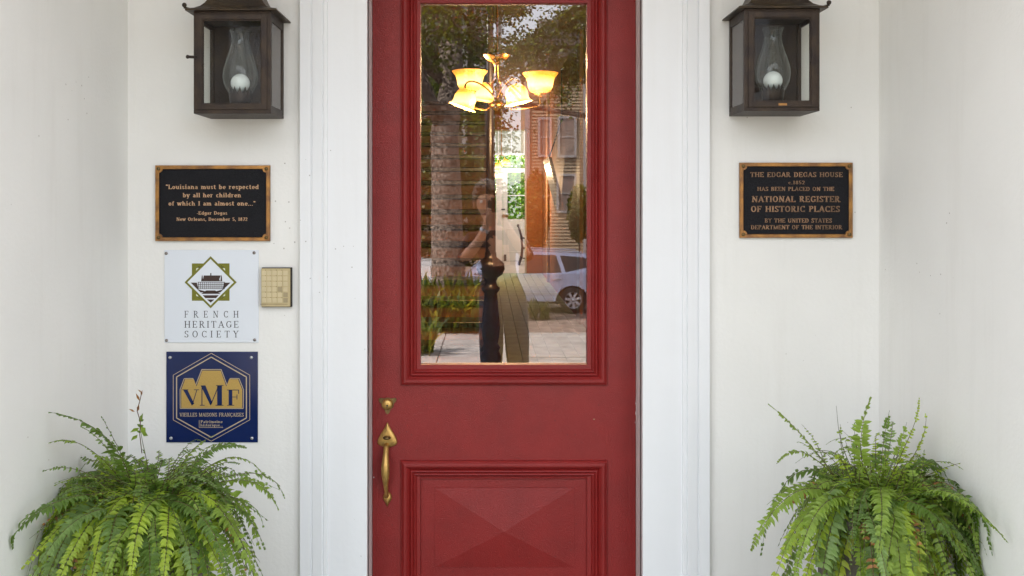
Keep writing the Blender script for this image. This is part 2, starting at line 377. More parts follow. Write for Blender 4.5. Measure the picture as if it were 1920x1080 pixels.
# ------------------------------------------------------------------ the alcove
WY = -.115                      # face of the back wall
XL, XR = -1.20, 1.303           # side walls
JL, JR = -.4008, .512           # jambs
YF = -1.7                       # front of the house
HT = 8.2
DEPTH = 24.4
ow = [(at(563, 0, -.135).x), (at(1330, 0, -.135).x)]
wall = thing('alcove_wall', 'cream plastered back wall of the entry alcove around the red door', 'wall')
tag(wall, kind='structure')
boxo('wall_section', 'plaster', (XL, WY, -.1), (JL - .02, .06, 3.05), wall)
boxo('wall_section', 'plaster', (JR + .02, WY, -.1), (XR, .06, 3.05), wall)
boxo('wall_section', 'plaster', (JL - .0201, WY, 2.62), (JR + .0201, .06, 3.05), wall)
for nm, a, b in (('alcove_side_wall', (-7.5, YF, -1.1), (XL, .06, HT)), ('alcove_side_wall', (XR, YF, -1.1), (7.5, .06, HT))):
    tag(struct(nm, 'plaster', a, b), 'cream plastered side wall of the alcove ' + ('left' if a[0] < 0 else 'right') + ' of the door')
tag(struct('alcove_ceiling', 'plaster', (XL, YF, 3.05), (XR, .06, HT)), 'cream plastered ceiling over the entry alcove')
# porch floor of painted boards
deck = tag(boxo('porch_floor', 'dark', (-7.5, -4.9, -.16), (7.5, -.002, -.032)), 'grey green painted board floor of the porch', kind='structure')
bw = .115
pb = MB().box((-bw / 2 + .002, -4.95, -.03), (bw / 2 - .002, -.003, 0)).build('floor_board', 'deck', deck, (-2.9, 0, 0))
for i in range(1, 51):
    c = pb.copy(); COL.objects.link(c); c.location.x = -2.9 + i * bw; c.parent = deck
for sx in (-1, 1): boxo('deck_apron', 'deck', (sx * 3.0, -4.95, -.03), (sx * 7.5, -.003, 0), deck)
# door casing: profile swept up both sides and across the head
cas = thing('door_casing', 'white painted moulded casing framing the red front door', 'door frame')
def casing(xo, xi, name):
    s = 1 if xi > xo else -1; wdt = abs(xi - xo); k = wdt / .2207
    P = [(0, 0), (0, -.026), (.035, -.026), (.037, -.021), (.040, -.021), (.042, -.026), (.070, -.029), (.073, -.029), (.0745, -.024), (.077, -.024), (.079, -.028), (.089, -.027), (.091, -.020), (wdt / k, -.020), (wdt / k, .03)]
    pts = [(xo + s * a * k, WY + b) for a, b in P] + [(xo, WY + .03)]
    m = MB(); n = len(pts)
    m.add([(x, y, -.0) for x, y in pts] + [(x, y, 2.83) for x, y in pts], [(i, (i + 1) % n, (i + 1) % n + n, i + n) for i in range(n)] + [tuple(range(n)), tuple(range(2 * n - 1, n - 1, -1))])
    return m.build(name, 'casing', cas)
casing(ow[0], JL, 'casing_board'); casing(ow[1], JR, 'casing_board')
rc = random.Random(2)
for xe in ow:      # ragged caulk and paint edge where the casing meets the plaster
    sg_ = -1 if xe < 0 else 1; m = MB(); vs = []
    for i in range(240):
        z = i * .0118; vs += [(xe - sg_ * .0005, WY - .0012, z), (xe + sg_ * (.0012 + max(0, rc.gauss(0, .0016))), WY - .0009, z)]
    m.add(vs, [(2 * i, 2 * i + 1, 2 * i + 3, 2 * i + 2) for i in range(239)]); m.build('caulk_line', 'caulk', cas)
boxo('head_board', 'casing', (JL + .001, -.135, 2.60), (JR - .001, -.08, 2.83), cas)
boxo('jamb', 'jamb', (JL - .018, WY + .01, 0), (JL, .07, 2.60), cas)
boxo('jamb', 'jamb', (JR, WY + .01, 0), (JR + .018, .07, 2.60), cas)
boxo('head_jamb', 'jamb', (JL, WY + .022, 2.585), (JR, .07, 2.605), cas)
boxo('door_sill', 'jamb', (JL, WY, 0), (JR, .07, .012), cas)
# ------------------------------------------------------------------ the red door
S = D / F
def dx(px): return (px - PX0) * S
def dz(py): return H - (py - PY0) * S
door = thing('front_door', 'glossy red front door with tall glass pane above a raised panel', 'door', (JL, 0, 0))
door.matrix_world.translation = Vector((0, 0, 0)); door.location = (0, 0, 0)
gx0, gx1, gz0, gz1 = dx(788), dx(1101), dz(684), dz(5)
mx0, mx1 = dx(752), dx(1138)
pz1, pz0 = dz(863), .17
DT = 2.575
dl = MB()
dl.box((JL + .0016, 0, .015), (gx0, .045, DT)); dl.box((gx1, 0, .015), (JR - .0016, .045, DT))
dl.box((gx0, 0, gz1), (gx1, .045, DT)); dl.box((gx0, 0, dz(893)), (gx1, .045, gz0)); dl.box((gx0, 0, .015), (gx1, .045, pz0 + .055))
dl.box((gx0, .030, pz0 + .055), (gx1, .040, dz(893)))
dl.build('door_leaf', 'red', door)
prof = [(0, -.002), (0, .006), (.002, .010)] + bead(.003, .026, .010, .009) + [(.028, .008), (.031, .004)] + bead(.032, .041, .006, .005, 4) + [(.043, .004)] + bead(.044, .052, .005, .004, 4) + [(.055, .0), (.058, -.004)] + bead(.059, .066, -.004, .003, 3) + [(.067, -.012), (.067, -.03)]
fm = MB(); frame_loop(fm, mx0, mx1, dz(722), dz(-30), prof, 0); fm.build('glass_moulding', 'red', door)
fm = MB(); frame_loop(fm, mx0, mx1, pz0, pz1, prof, 0); fm.build('panel_moulding', 'red', door)
# raised pyramid panel
px0, px1 = mx0 + .067, mx1 - .067; qz0, qz1 = pz0 + .067, pz1 - .067
rp = MB()
ix0, ix1, iz0, iz1 = dx(815), dx(1077), dz(1065), dz(916)
yb = .010
# field
rp.add([(px0, yb, qz0), (px1, yb, qz0), (px1, yb, qz1), (px0, yb, qz1), (ix0, yb - .001, iz0), (ix1, yb - .001, iz0), (ix1, yb - .001, iz1), (ix0, yb - .001, iz1)],
       [(0, 1, 5, 4), (1, 2, 6, 5), (2, 3, 7, 6), (3, 0, 4, 7)])
ax, az = dx(945), dz(995)
rp.add([(ix0, yb - .004, iz0), (ix1, yb - .004, iz0), (ix1, yb - .004, iz1), (ix0, yb - .004, iz1), (ax, yb - .022, az)], [(0, 1, 4), (1, 2, 4), (2, 3, 4), (3, 0, 4)])
rp.add([(ix0, yb - .001, iz0), (ix1, yb - .001, iz0), (ix1, yb - .001, iz1), (ix0, yb - .001, iz1), (ix0, yb - .004, iz0), (ix1, yb - .004, iz0), (ix1, yb - .004, iz1), (ix0, yb - .004, iz1)],
       [(0, 1, 5, 4), (1, 2, 6, 5), (2, 3, 7, 6), (3, 0, 4, 7)])
rp.build('raised_panel', 'red', door)
tag(boxo('glass_pane', 'glass', (gx0 - .01, .018, gz0 - .01), (gx1 + .01, .0181, gz1 + .01), door))
gp = bpy.data.objects['glass_pane']; me = gp.data   # one sheet only: a single clean mirror image
bm = bmesh.new(); bm.from_mesh(me)
bmesh.ops.delete(bm, geom=[f for f in bm.faces if not (abs(f.normal.y) > .9 and f.calc_center_median().y < .01805)], context='FACES'); bm.to_mesh(me); bm.free()
for k_, (px_, py_, w_, h_) in enumerate(((1192, 775, 1.6, 9), (1192, 757, 1.2, 7), (1191, 792, 1, 4), (701, 895, 2.2, 3), (1114, 786, 4, 1.6))):
    a_ = at(px_, py_, 0); MB().prism([(a_.x - w_ * S / 2, a_.z), (a_.x, a_.z - h_ * S / 2), (a_.x + w_ * S / 2, a_.z + h_ * S * .1), (a_.x - w_ * S * .1, a_.z + h_ * S / 2)], -.0006, .0002).build('paint_chip', 'jamb' if k_ < 4 else 'keydark', door)
# lock and handle
lk = MB(); c = at(727, 757, 0)
tri = []
for k in range(36):
    a = 2 * pi * k / 36 + pi / 2; rr = .0215 + .014 * max(0, cos(3 * (a + pi / 2))) ** 2
    tri.append((c.x + rr * cos(a), c.z + rr * sin(a)))
lk.prism(tri, -.005, .0)
lo = lk.build('lock_plate', 'darkbrass', door)
Ry = Matrix.Rotation(R(90), 3, 'X')
MB().lathe([(.0001, .016), (.013, .016), (.0155, .013), (.0178, .011), (.0188, 0)], (c.x, -.004, c.z), 24, 0, Ry).build('lock_cylinder', 'brass', lo)
kk = MB(); kk.box((c.x - .0012, -.0215, c.z - .009), (c.x + .0012, -.0195, c.z - .001)); kk.ball((c.x, -.020, c.z - .002), .0032, 8); kk.build('keyhole', 'dark', lo)
hd = bpy.data.objects.new('door_handle', None); COL.objects.link(hd); hd.parent = door
hs = []
cx, zt, zb = dx(726.5), dz(792), dz(838)
for k in range(20):
    t = k / 38
    if True:
        u = t * 2; wv = .034 * sin(pi * min(1, u * .62 + 0) ** 1.15) if False else .034 * (sin(u * pi / 2) ** 1.3 if u < .75 else .885 * (1 - ((u - .75) / .25) ** 2.2) + .0)
        z = zt + (zb - zt) * u
        KU = [0, .12, .28, .42, .56, .70, .82, .91, .97, 1.0]; KW = [.0012, .006, .0135, .021, .028, .033, .0345, .030, .020, .008]
        q_ = max(i for i in range(9) if KU[i] <= u + 1e-9); f_ = (u - KU[q_]) / (KU[q_ + 1] - KU[q_]); wv = KW[q_] * (1 - f_) + KW[q_ + 1] * f_
        hs.append((wv, z))
outline = [(cx + a, z) for a, z in hs] + [(cx - a, z) for a, z in reversed(hs)]
hp = MB(); n = len(outline)
cen = (cx, dz(820))
lay = [(1, 0), (1, -.004), (.88, -.007), (.5, -.010)]
vs = []
for sc_, yy in lay: vs += [(cen[0] + (x - cen[0]) * sc_, yy, cen[1] + (z - cen[1]) * sc_) for x, z in outline]
hp.add(vs, [(l * n + i, l * n + (i + 1) % n, (l + 1) * n + (i + 1) % n, (l + 1) * n + i) for l in range(3) for i in range(n)] + [tuple(3 * n + i for i in range(n))], 0, True)
hp.build('thumb_plate', 'brass', hd)
th = MB(); th.ball((cx, -.022, dz(818)), .014, 12, 0, (1, .9, .45)); th.tube([(cx, 0, dz(822)), (cx, -.02, dz(819))], .005); th.build('thumb_latch', 'darkbrass', hd)
gr = MB(); P = [(832, .004, .0075), (838, .016, .0085), (846, .028, .0085), (858, .038, .0105), (870, .044, .0128), (882, .044, .0122), (895, .038, .0095), (907, .030, .0072), (918, .020, .0062), (926, .010, .007), (931, .004, .007)]
gr.tube([(cx - .002, -d, dz(py)) for py, d, r in P], [r * 1.15 for *_, r in P], 14); gr.build('grip', 'brass', hd)
fo = []
for k in range(24):
    a = 2 * pi * k / 24; rr = .0175 * (1 - .12 * cos(2 * a)); z = rr * sin(a) * 1.15
    if z < 0: rx = rr * cos(a) * (1 + z / .024)
    else: rx = rr * cos(a)
    if z < 0: z *= 1.3
    fo.append((cx + rx, dz(934) + z))
f2 = MB(); n = len(fo); vs = []
for sc_, yy in [(1, 0), (1, -.004), (.75, -.009), (.3, -.0115)]: vs += [(cx + (x - cx) * sc_, yy, dz(934) + (z - dz(934)) * sc_) for x, z in fo]
f2.add(vs, [(l * n + i, l * n + (i + 1) % n, (l + 1) * n + (i + 1) % n, (l + 1) * n + i) for l in range(3) for i in range(n)] + [tuple(3 * n + i for i in range(n))], 0, True)
f2.build('foot_plate', 'brass', hd)
tag(hd, None)

# ------------------------------------------------------------------ plaques and signs
def wx(px, e=0): return (px - PX0) * (D + WY - e) / F
def wz(py, e=0): return H - (py - PY0) * (D + WY - e) / F
def plaque(name, label, box_, lines, corner=.012, textmat='bronze_text', dark_screw=True):
    x0, x1 = wx(box_[0], .01), wx(box_[2], .01); z1, z0 = wz(box_[1], .01), wz(box_[3], .01)
    t = thing(name, label, 'plaque', ((x0 + x1) / 2, WY, z0))
    off = Vector((-(x0 + x1) / 2, -WY, -z0))
    def fin(o): o.location = off; return o
    fin(MB().box((x0 + .004, WY - .006, z0 + .004), (x1 - .004, WY - .0005, z1 - .004)).build('back_plate', 'plaqueblack', t))
    m = MB(); fr = [(0, 0.0005), (0, .010), (.0015, .012), (.011, .012), (.0125, .0105), (.0125, .0055)]
    frame_loop(m, x0, x1, z0, z1, fr, WY)
    for sx, cx in ((1, x0), (-1, x1)):
        for sz, cz in ((1, z0), (-1, z1)):
            poly = [(cx + sx * .0115, cz + sz * .0115)] + [(cx + sx * (.0115 + .013 * cos(a)), cz + sz * (.0115 + .013 * sin(a))) for a in [i * pi / 12 for i in range(7)]]
            m.prism(poly, WY - .0112, WY - .004)
    fin(m.build('border', 'bronze', t))
    for cx in (x0 + .0115, x1 - .0115):
        for cz in (z0 + .0115, z1 - .0115):
            fin(MB().lathe([(.0001, .0165), (.004, .016), (.0058, .0145), (.0062, .011)], (cx, WY, cz), 12, 0, Matrix.Rotation(R(90), 3, 'X')).build('screw', 'darkbrass' if dark_screw else 'dark', t))
    for txt, base, capx, l, r, th in lines:
        zc = wz(base, .007); hh = capx * (D + WY) / F
        fin(text_mb(txt, (wx(l, .007) + wx(r, .007)) / 2, zc, hh, WY - .006, .0022, wx(r, .007) - wx(l, .007), th, th * .62).build('lettering', textmat, t))
    return t
plaque('bronze_plaque', 'black and bronze plaque quoting Louisiana must be respected, above the white sign', (291, 310, 506, 452), [
    ('"Louisiana must be respected', 354.5, 8.3, 311, 485, .165), ('by all her children', 370, 8.3, 343, 452, .165), ('of which I am almost one..."', 385.5, 8.3, 316, 479, .165),
    ('-Edgar Degas', 402.5, 6.4, 369, 426, .16), ('New Orleans, December 5, 1872', 414, 6.2, 331, 464, .16)])
plaque('register_plaque', 'black and bronze plaque reading National Register of Historic Places, under the right lantern', (1387, 305, 1599, 446), [
    ('THE EDGAR DEGAS HOUSE', 332, 9.2, 1407, 1580, .17), ('c.1852', 345.5, 6.6, 1478, 1509, .16), ('HAS BEEN PLACED ON THE', 358, 7.6, 1420, 1564, .165),
    ('NATIONAL REGISTER', 379, 11.4, 1410, 1575, .19), ('OF HISTORIC PLACES', 397.5, 11.4, 1408, 1575, .19),
    ('BY THE UNITED STATES', 417.5, 8, 1434, 1560, .165), ('DEPARTMENT OF THE INTERIOR', 430, 8, 1408, 1579, .165)], textmat='bronze_dim')
# white heritage sign
def sign_base(name, label, bx, m, screws, smat, ins):
    x0, x1 = wx(bx[0], .01), wx(bx[2], .01); z1, z0 = wz(bx[1], .01), wz(bx[3], .01)
    t = thing(name, label, 'sign', ((x0 + x1) / 2, WY, z0)); off = Vector((-(x0 + x1) / 2, -WY, -z0))
    o = MB().box((x0, WY - .004, z0), (x1, WY - .001, z1)).build('panel', m, t, off, bevel=.0008)
    for px, py in screws:
        MB().lathe([(.0001, .0075), (.0035, .007), (.0052, .0055), (.0055, .003)], (wx(px), WY, wz(py)), 12, 0, Matrix.Rotation(R(90), 3, 'X')).build('screw', smat, t, off)
    return t, off
t, off = sign_base('heritage_sign', 'square white enamel sign with olive diamond emblem reading French Heritage Society', (307, 469, 484, 643), 'enamelwhite', [(312.5, 475), (477, 474), (313, 638), (478, 637)], 'screw', 6)
YS = WY - .004
def poly_obj(name, polys, m, t, off, lift=.0004, base=None):
    mb = MB(); b = base if base is not None else YS
    for p in polys: mb.prism([(wx(x, .006), wz(y, .006)) for x, y in p], b - lift, b + .0002)
    return mb.build(name, m, t, off)
def strip(p, q, w_):
    p = Vector(p); q = Vector(q); d = (q - p).normalized(); n_ = Vector((-d.y, d.x)) * w_ / 2
    return [tuple(p + n_), tuple(q + n_), tuple(q - n_), tuple(p - n_)]
poly_obj('emblem_square', [[(359.5, 494), (430, 494), (430, 564), (359.5, 564)]], 'printolive', t, off, .0004)
orn = []
for sx, cx in ((1, 361), (-1, 428.5)):
    for sy, cy in ((1, 495.5), (-1, 562.5)):
        orn.append([(cx + sx * 1.5, cy + sy * 17)] + [(cx + sx * (3 + 14 * (i / 6)) + sx * 1.6 * ((i % 2) * 1.0), cy + sy * (17 - 15 * (i / 6)) ) for i in range(7)] + [(cx + sx * 16, cy + sy * 6), (cx + sx * 7, cy + sy * 7.5), (cx + sx * 6, cy + sy * 16)])
for q_ in orn: poly_obj('corner_ornament', [q_], 'printcream', t, off, .0007)
dia = lambda r, cx=394.7, cy=529.3: [(cx, cy - r), (cx + r, cy), (cx, cy + r), (cx - r, cy)]
poly_obj('emblem_diamond', [dia(48.8)], 'printolive', t, off, .0010)
poly_obj('diamond_field', [dia(43.6)], 'enamelwhite', t, off, .0013)
gd = [[(357.5, 530), (369, 530), (372, 543), (392, 548), (376, 548.5)], [(432, 530), (420, 530), (417, 543), (398, 548), (413, 548.5)],
      [(387, 544.5), (403, 544.5), (413.5, 551), (377, 551)], [(380, 553.5), (410, 553.5), (405, 559), (385, 559)], [(388, 561.5), (402, 561.5), (394.9, 567.5)]]
gd += [[(382, 516.5), (414, 516.5), (411, 524), (413, 527.5), (378, 527.5), (381, 522)], [(394.2, 512), (396.2, 512), (396.2, 517), (394.2, 517)],
       [(377, 527.5), (378, 519), (379, 515), (380, 519), (380.5, 527.5)], [(413, 527.5), (414, 519), (415, 515), (416, 519), (416.5, 527.5)]]
for i in range(14): gd.append([(371 + i * 3.7, 529), (372.3 + i * 3.7, 529), (372.3 + i * 3.7, 541.5), (371 + i * 3.7, 541.5)])
for yy in (528.6, 533.2, 537.5, 541): gd.append([(370.5, yy), (422, yy), (422, yy + .9), (370.5, yy + .9)])
poly_obj('chateau_print', gd, 'printbrown', t, off, .0016)
for txt, base in (('FRENCH', 595.5), ('HERITAGE', 614.5), ('SOCIETY', 632.8)):
    tr = {'FRENCH': .85, 'HERITAGE': .28, 'SOCIETY': .52}[txt]
    text_mb(txt, (wx(345.5, .006) + wx(447, .006)) / 2, wz(base, .006), 12.4 * (D + WY) / F, YS, .0004, wx(447) - wx(345.5), .115, .055, tr).build('lettering', 'printblack', t, off)
# blue sign
t, off = sign_base('blue_sign', 'square dark blue enamel sign with gold VMF letters, lowest sign by the fern', (310.5, 660, 482.5, 830.5), 'blue', [(319.7, 670), (472, 670), (321.5, 821), (473, 821)], 'bright_screw', 6)
hexa = lambda k: [(395.8, 744 + (662.5 - 744 + k * 1.15)), (468.0 - k, 703.5 + k * .55), (468.0 - k, 787.5 - k * .55), (395.8, 827.5 - k * 1.15), (324.5 + k, 787.5 - k * .55), (324.5 + k, 703.5 + k * .55)]
lines = []
for k, wd in ((0, 1.0), (6.3, 1.9)):
    hx = hexa(k)
    for i in range(6): lines.append(strip(hx[i], hx[(i + 1) % 6], wd))
poly_obj('hexagon_outline', lines, 'palegold', t, off, .0004)
hv = [(339.5, 765), (339.5, 731), (347, 711), (363, 711), (368, 725), (379, 695), (413.5, 695), (424, 725), (429.5, 711), (446, 711), (454, 731), (454, 765)]
c0 = Vector((396.7, 735))
poly_obj('shield_outline', [strip(tuple(Vector(hv[i]) + (Vector(hv[i]) - c0).normalized() * 2.2), tuple(Vector(hv[(i + 1) % 12]) + (Vector(hv[(i + 1) % 12]) - c0).normalized() * 2.2), 1.3) for i in range(12)], 'palegold', t, off, .0004)
poly_obj('gold_shield', [[hv[0], hv[1], hv[2], hv[3], hv[4], hv[7], hv[8], hv[9], hv[10], hv[11]], [hv[4], hv[5], hv[6], hv[7]]], 'gold', t, off, .0007)
vl = [[(343, 730.5), (351, 730.5), (364, 757), (359.5, 760.5)], strip((360.5, 759), (369, 731), 1.4), strip((341.5, 731), (353, 731), 1.2), strip((363.5, 731), (373, 731), 1.2)]
vm = [strip((378.5, 759.5), (378.5, 723.5), 1.6), [(376, 722.8), (385, 722.8), (398, 755), (394.5, 760.5)], strip((395.5, 758), (409.5, 724), 1.5), [(407, 722.8), (416, 722.8), (416, 760.5), (407, 760.5)], strip((374.5, 760), (383.5, 760), 1.2), strip((404, 760), (419, 760), 1.3), strip((405, 723), (419, 723), 1.2)]
vf = [[(428.5, 731), (435.5, 731), (435.5, 760.5), (428.5, 760.5)], strip((425.5, 731.4), (448, 731.4), 1.3), strip((447.3, 731), (447.3, 738.5), 1.4), strip((435, 744.5), (444, 744.5), 1.2), strip((444.2, 740), (444.2, 749), 1.4), strip((425.5, 760), (439, 760), 1.2)]
for pl in (vl, vm, vf): poly_obj('large_letter', pl, 'blue', t, off, .0011)
text_mb('VIEILLES MAISONS FRAN\u00c7AISES', wx(396.8, .006), wz(781.3, .006), 7.0 * (D + WY) / F, YS, .0004, wx(457) - wx(337), .17, .09, .08).build('lettering', 'palegold', t, off)
text_mb('Patrimoine', wx(396.5, .006), wz(793.5, .006), 5.2 * (D + WY) / F, YS, .0004, wx(417) - wx(376), .17, .1, .06).build('lettering', 'palegold', t, off)
text_mb('historique...', wx(396.5, .006), wz(799.8, .006), 5.0 * (D + WY) / F, YS, .0004, wx(417) - wx(375), .17, .1, .06).build('lettering', 'palegold', t, off)
poly_obj('underline', [strip((373, 801.8), (418, 801.8), .8), strip((373.2, 788), (373.2, 802), .8)], 'palegold', t, off, .0004)
# keypad
x0, x1, z1, z0 = wx(489.5, .02), wx(546, .02), wz(502, .02), wz(576, .02)
t = thing('door_keypad', 'small yellowed plastic keypad with square buttons beside the white sign', 'keypad', ((x0 + x1) / 2, WY, z0)); off = Vector((-(x0 + x1) / 2, -WY, -z0))
MB().box((x0 + .0008, WY - .014, z0), (x1, WY - .0005, z1)).build('back_box', 'dark', t, off)
MB().box((x0, WY - .020, z0 + .0015), (x1 - .0035, WY - .0141, z1 - .0025)).build('cover', 'keypad', t, off, bevel=.002)
kx = [490.5, 500, 510, 520, 530.5]; ky = [507, 517.3, 527.5, 537.7, 548, 558.3]
for r_, yy in enumerate(ky):
    for c_, xx in enumerate(kx):
        mk = 'key'
        if (c_, r_) in ((4, 5),): mk = 'dark' if False else 'keydark'
        elif (c_, r_) in ((3, 3), (4, 4)): mk = 'keydark'
        MB().box((wx(xx + .8, .02), WY - .0215, wz(yy + 9, .02)), (wx(xx + 8.9, .02), WY - .0195, wz(yy + .6, .02))).build('key', mk, t, off, bevel=.0006)
for k in range(4):
    poly_obj('groove', [strip((kx[k + 1] - .1, 505), (kx[k + 1] - .1, 560), .7)], 'darkbrass', t, off, .0003, WY - .020)
poly_obj('groove', [strip((490, 569.5), (541, 569.5), .7)], 'darkbrass', t, off, .0003, WY - .020)

# ------------------------------------------------------------------ lanterns
def lantern(label, fx0, fx1, zb, zt, mir):
    """mir = +1: catch on the left corner (left lantern); -1 mirrored"""
    cx = (fx0 + fx1) / 2; w2 = (fx1 - fx0) / 2; hgt = zt - zb; yb, yf = -.022, -.195
    t = thing('wall_lantern', label, 'lantern', (cx, WY, zb), 'copper gas lanterns either side of the door')
    def X(x): return x * mir
    def bx(m, a, b): m.box((X(a[0]), a[1], a[2]), (X(b[0]), b[1], b[2]))
    fr = MB(); b = .013
    for sx in (-1, 1):
        for y in (yf, yb - .004): bx(fr, (sx * w2 - (b if sx > 0 else 0), y, .012), (sx * w2 + (0 if sx > 0 else b), y + b, hgt))
    # bottom and top trays
    bx(fr, (-w2, yf, .0), (w2, yb + .009, .0121)); bx(fr, (-w2 + .001, yf + .001, hgt - .016), (w2 - .001, yb + .008, hgt))
    fr.build('frame', 'iron', t, bevel=.0012)
    dr = MB(); yq = yf - .004
    def ring(m, x0, x1, z0, z1, bw, ya, yb_):
        bx(m, (x0, ya, z0), (x0 + bw, yb_, z1)); bx(m, (x1 - bw, ya, z0), (x1, yb_, z1)); bx(m, (x0 + bw, ya, z0), (x1 - bw, yb_, z0 + bw)); bx(m, (x0 + bw, ya, z1 - bw), (x1 - bw, yb_, z1))
    ring(dr, -w2 + .010, w2 - .012, .012, hgt - .011, .017, yq, yf + .004)
    ring(dr, -w2 + .021, w2 - .023, .023, hgt - .022, .010, yf + .0005, yf + .007)
    dr.build('front_door_frame', 'iron', t, bevel=.001)
    sheet('front_glass', 'thin_glass', (X(-w2 + .029), yf + .005, .029), (X(w2 - .031), yf + .0052, hgt - .028), t)
    for sx in (-1, 1):
        s = MB(); xs = sx * (w2 - .004)
        bx(s, (xs - .003, yf + b, .012), (xs + .003, yb - .004, .026)); bx(s, (xs - .003, yf + b, hgt - .03), (xs + .003, yb - .004, hgt - .015))
        s.build('side_rail', 'iron', t)
        sheet('side_glass', 'side_glass', (X(xs - .0005), yf + b, .026), (X(xs + .0005), yb - .004, hgt - .03), t)
    bk = MB(); bx(bk, (-w2 + .012, yb + .001, .012), (w2 - .012, yb + .006, hgt - .016)); bx(bk, (-.03, yb + .006, .06), (.03, .0 - .0005, hgt - .06)); bk.build('back_plate', 'iron', t)
    # flared roof
    rf = MB(); prof = [(1.19, -.002), (1.17, .004), (1.0, .010), (.87, .018), (.77, .030), (.69, .046), (.60, .070), (.47, .100), (.33, .120), (.20, .130)]
    yc = (yf + yb) / 2; yd = (yb - yf) / 2; vs = []
    for s_, z in prof:
        ex = w2 * s_; ey = yd * (s_ if s_ < 1 else 1 + (s_ - 1) * 1.1)
        vs += [(X(-ex), yc - ey, hgt + z), (X(ex), yc - ey, hgt + z), (X(ex), min(yc + ey, -.001), hgt + z), (X(-ex), min(yc + ey, -.001), hgt + z)]
    k = len(prof)
    rf.add(vs, [(i * 4 + j, i * 4 + (j + 1) % 4, (i + 1) * 4 + (j + 1) % 4, (i + 1) * 4 + j) for i in range(k - 1) for j in range(4)] + [(0, 1, 2, 3), tuple((k - 1) * 4 + j for j in range(4))])
    rf.build('roof', 'roofmetal', t, bevel=.0015)
    cp = MB(); cp.lathe([(.03, .128), (.03, .15), (.045, .155), (.04, .17), (.012, .185), (.008, .20), (.013, .21), (.001, .222)], (0, yc, hgt), 20); cp.build('finial', 'iron', t)
    for sx, r_ in ((-1, .0075),):
        fb = MB(); fb.tube([(X(sx * w2 * 1.08), yf - .006, hgt + .004), (X(sx * (w2 * 1.19 + .004)), yf - .012, hgt + .008)], .0035, 6); fb.ball((X(sx * (w2 * 1.19 + .002)), yf - .012, hgt + .015), r_, 10); fb.build('corner_ball', 'iron', t)
    ct = MB(); zc = hgt * .545
    if mir > 0: ct.tube([(X(-w2 + .012), yf - .004, zc), (X(-w2 - .014), yf - .008, zc + .001)], .0045, 8); ct.ball((X(-w2 - .016), yf - .008, zc + .001), .0062, 8)
    ct.ball((X(-w2 + .031), yf - .007, zc - .022), .0045, 8)
    ct.build('catch', 'iron', t)
    # lamp inside
    cx_, cy_ = X(.002), yc
    ch = MB(); cp = [(.030, .066), (.040, .078), (.052, .104), (.0555, .128), (.053, .150), (.044, .180), (.034, .208), (.0275, .236), (.0265, .250), (.029, .262), (.0335, .273)]
    ch.lathe(cp, (cx_, cy_, 0), 32); ch.lathe([(.0335, .273), (.0345, .2745), (.0335, .276), (.032, .2745)], (cx_, cy_, 0), 32); ch.build('glass_chimney', 'chimney', t)
    MB().ball((cx_, cy_, .106), .0305, 24).build('globe_bulb', 'globe', t)
    gl = MB(); n = 14; vs = []
    gl.lathe([(.02, .012), (.02, .03), (.030, .036), (.034, .052), (.036, .070)], (cx_, cy_, 0), 20)
    for j in range(n):
        a = 2 * pi * j / n; a1 = a + 2 * pi / n * .5; a0 = a - 2 * pi / n * .5
        p = [(cx_ + .036 * cos(a0), cy_ + .036 * sin(a0), .0695), (cx_ + .036 * cos(a1), cy_ + .036 * sin(a1), .0695), (cx_ + .0385 * cos(a), cy_ + .0385 * sin(a), .092)]
        q = [(x * .96 + cx_ * .04, y * .96 + cy_ * .04, z) for x, y, z in p]
        gl.add(p + q, [(0, 1, 2), (3, 5, 4), (0, 2, 5, 3), (1, 4, 5, 2)])
    gl.build('gallery', 'iron', t)
    if mir < 0:
        text_mb('', 0, 0, .01, 0, 0)
        MB().box((-.012, yq - .0012, .0165), (.014, yq + .0002, .0235)).build('maker_tag', 'bronze', t)
    return t
# clear blown chimney: brighter at the rims as the glass turns edge-on
def chimney_mat():
    m = bpy.data.materials.new('chimney_glass'); m.use_nodes = True; n = m.node_tree; n.nodes.clear()
    o = n.nodes.new('ShaderNodeOutputMaterial'); mx = n.nodes.new('ShaderNodeMixShader'); t = n.nodes.new('ShaderNodeBsdfTransparent'); t.inputs[0].default_value = (.93, .95, .94, 1)
    g = n.nodes.new('ShaderNodeBsdfGlossy'); g.inputs['Roughness'].default_value = .10
    d = n.nodes.new('ShaderNodeBsdfDiffuse'); d.inputs[0].default_value = (.6, .65, .63, 1)
    m2 = n.nodes.new('ShaderNodeMixShader'); m2.inputs[0].default_value = .40
    fr = n.nodes.new('ShaderNodeFresnel'); two_sided(n, fr, 1.45)
    a = n.nodes.new('ShaderNodeMath'); a.operation = 'ADD'; a.inputs[1].default_value = .028
    n.links.new(fr.outputs[0], a.inputs[0]); n.links.new(a.outputs[0], mx.inputs[0]); n.links.new(g.outputs[0], m2.inputs[1]); n.links.new(d.outputs[0], m2.inputs[2])
    n.links.new(t.outputs[0], mx.inputs[1]); n.links.new(m2.outputs[0], mx.inputs[2]); n.links.new(mx.outputs[0], o.inputs[0]); return m
M['chimney'] = chimney_mat()
yl = WY - .195
pa, pb_ = at(363, 213, yl), at(508, 20, yl)
lantern('dark copper wall lantern left of the door, above the plaque with the quotation', pa.x, pb_.x, pa.z, pb_.z, 1)
pa, pb_ = at(1395.5, 208, yl), at(1537, 15.5, yl)
lantern('dark copper wall lantern right of the door, above the historic register plaque', pa.x, pb_.x, pa.z, pb_.z, -1)

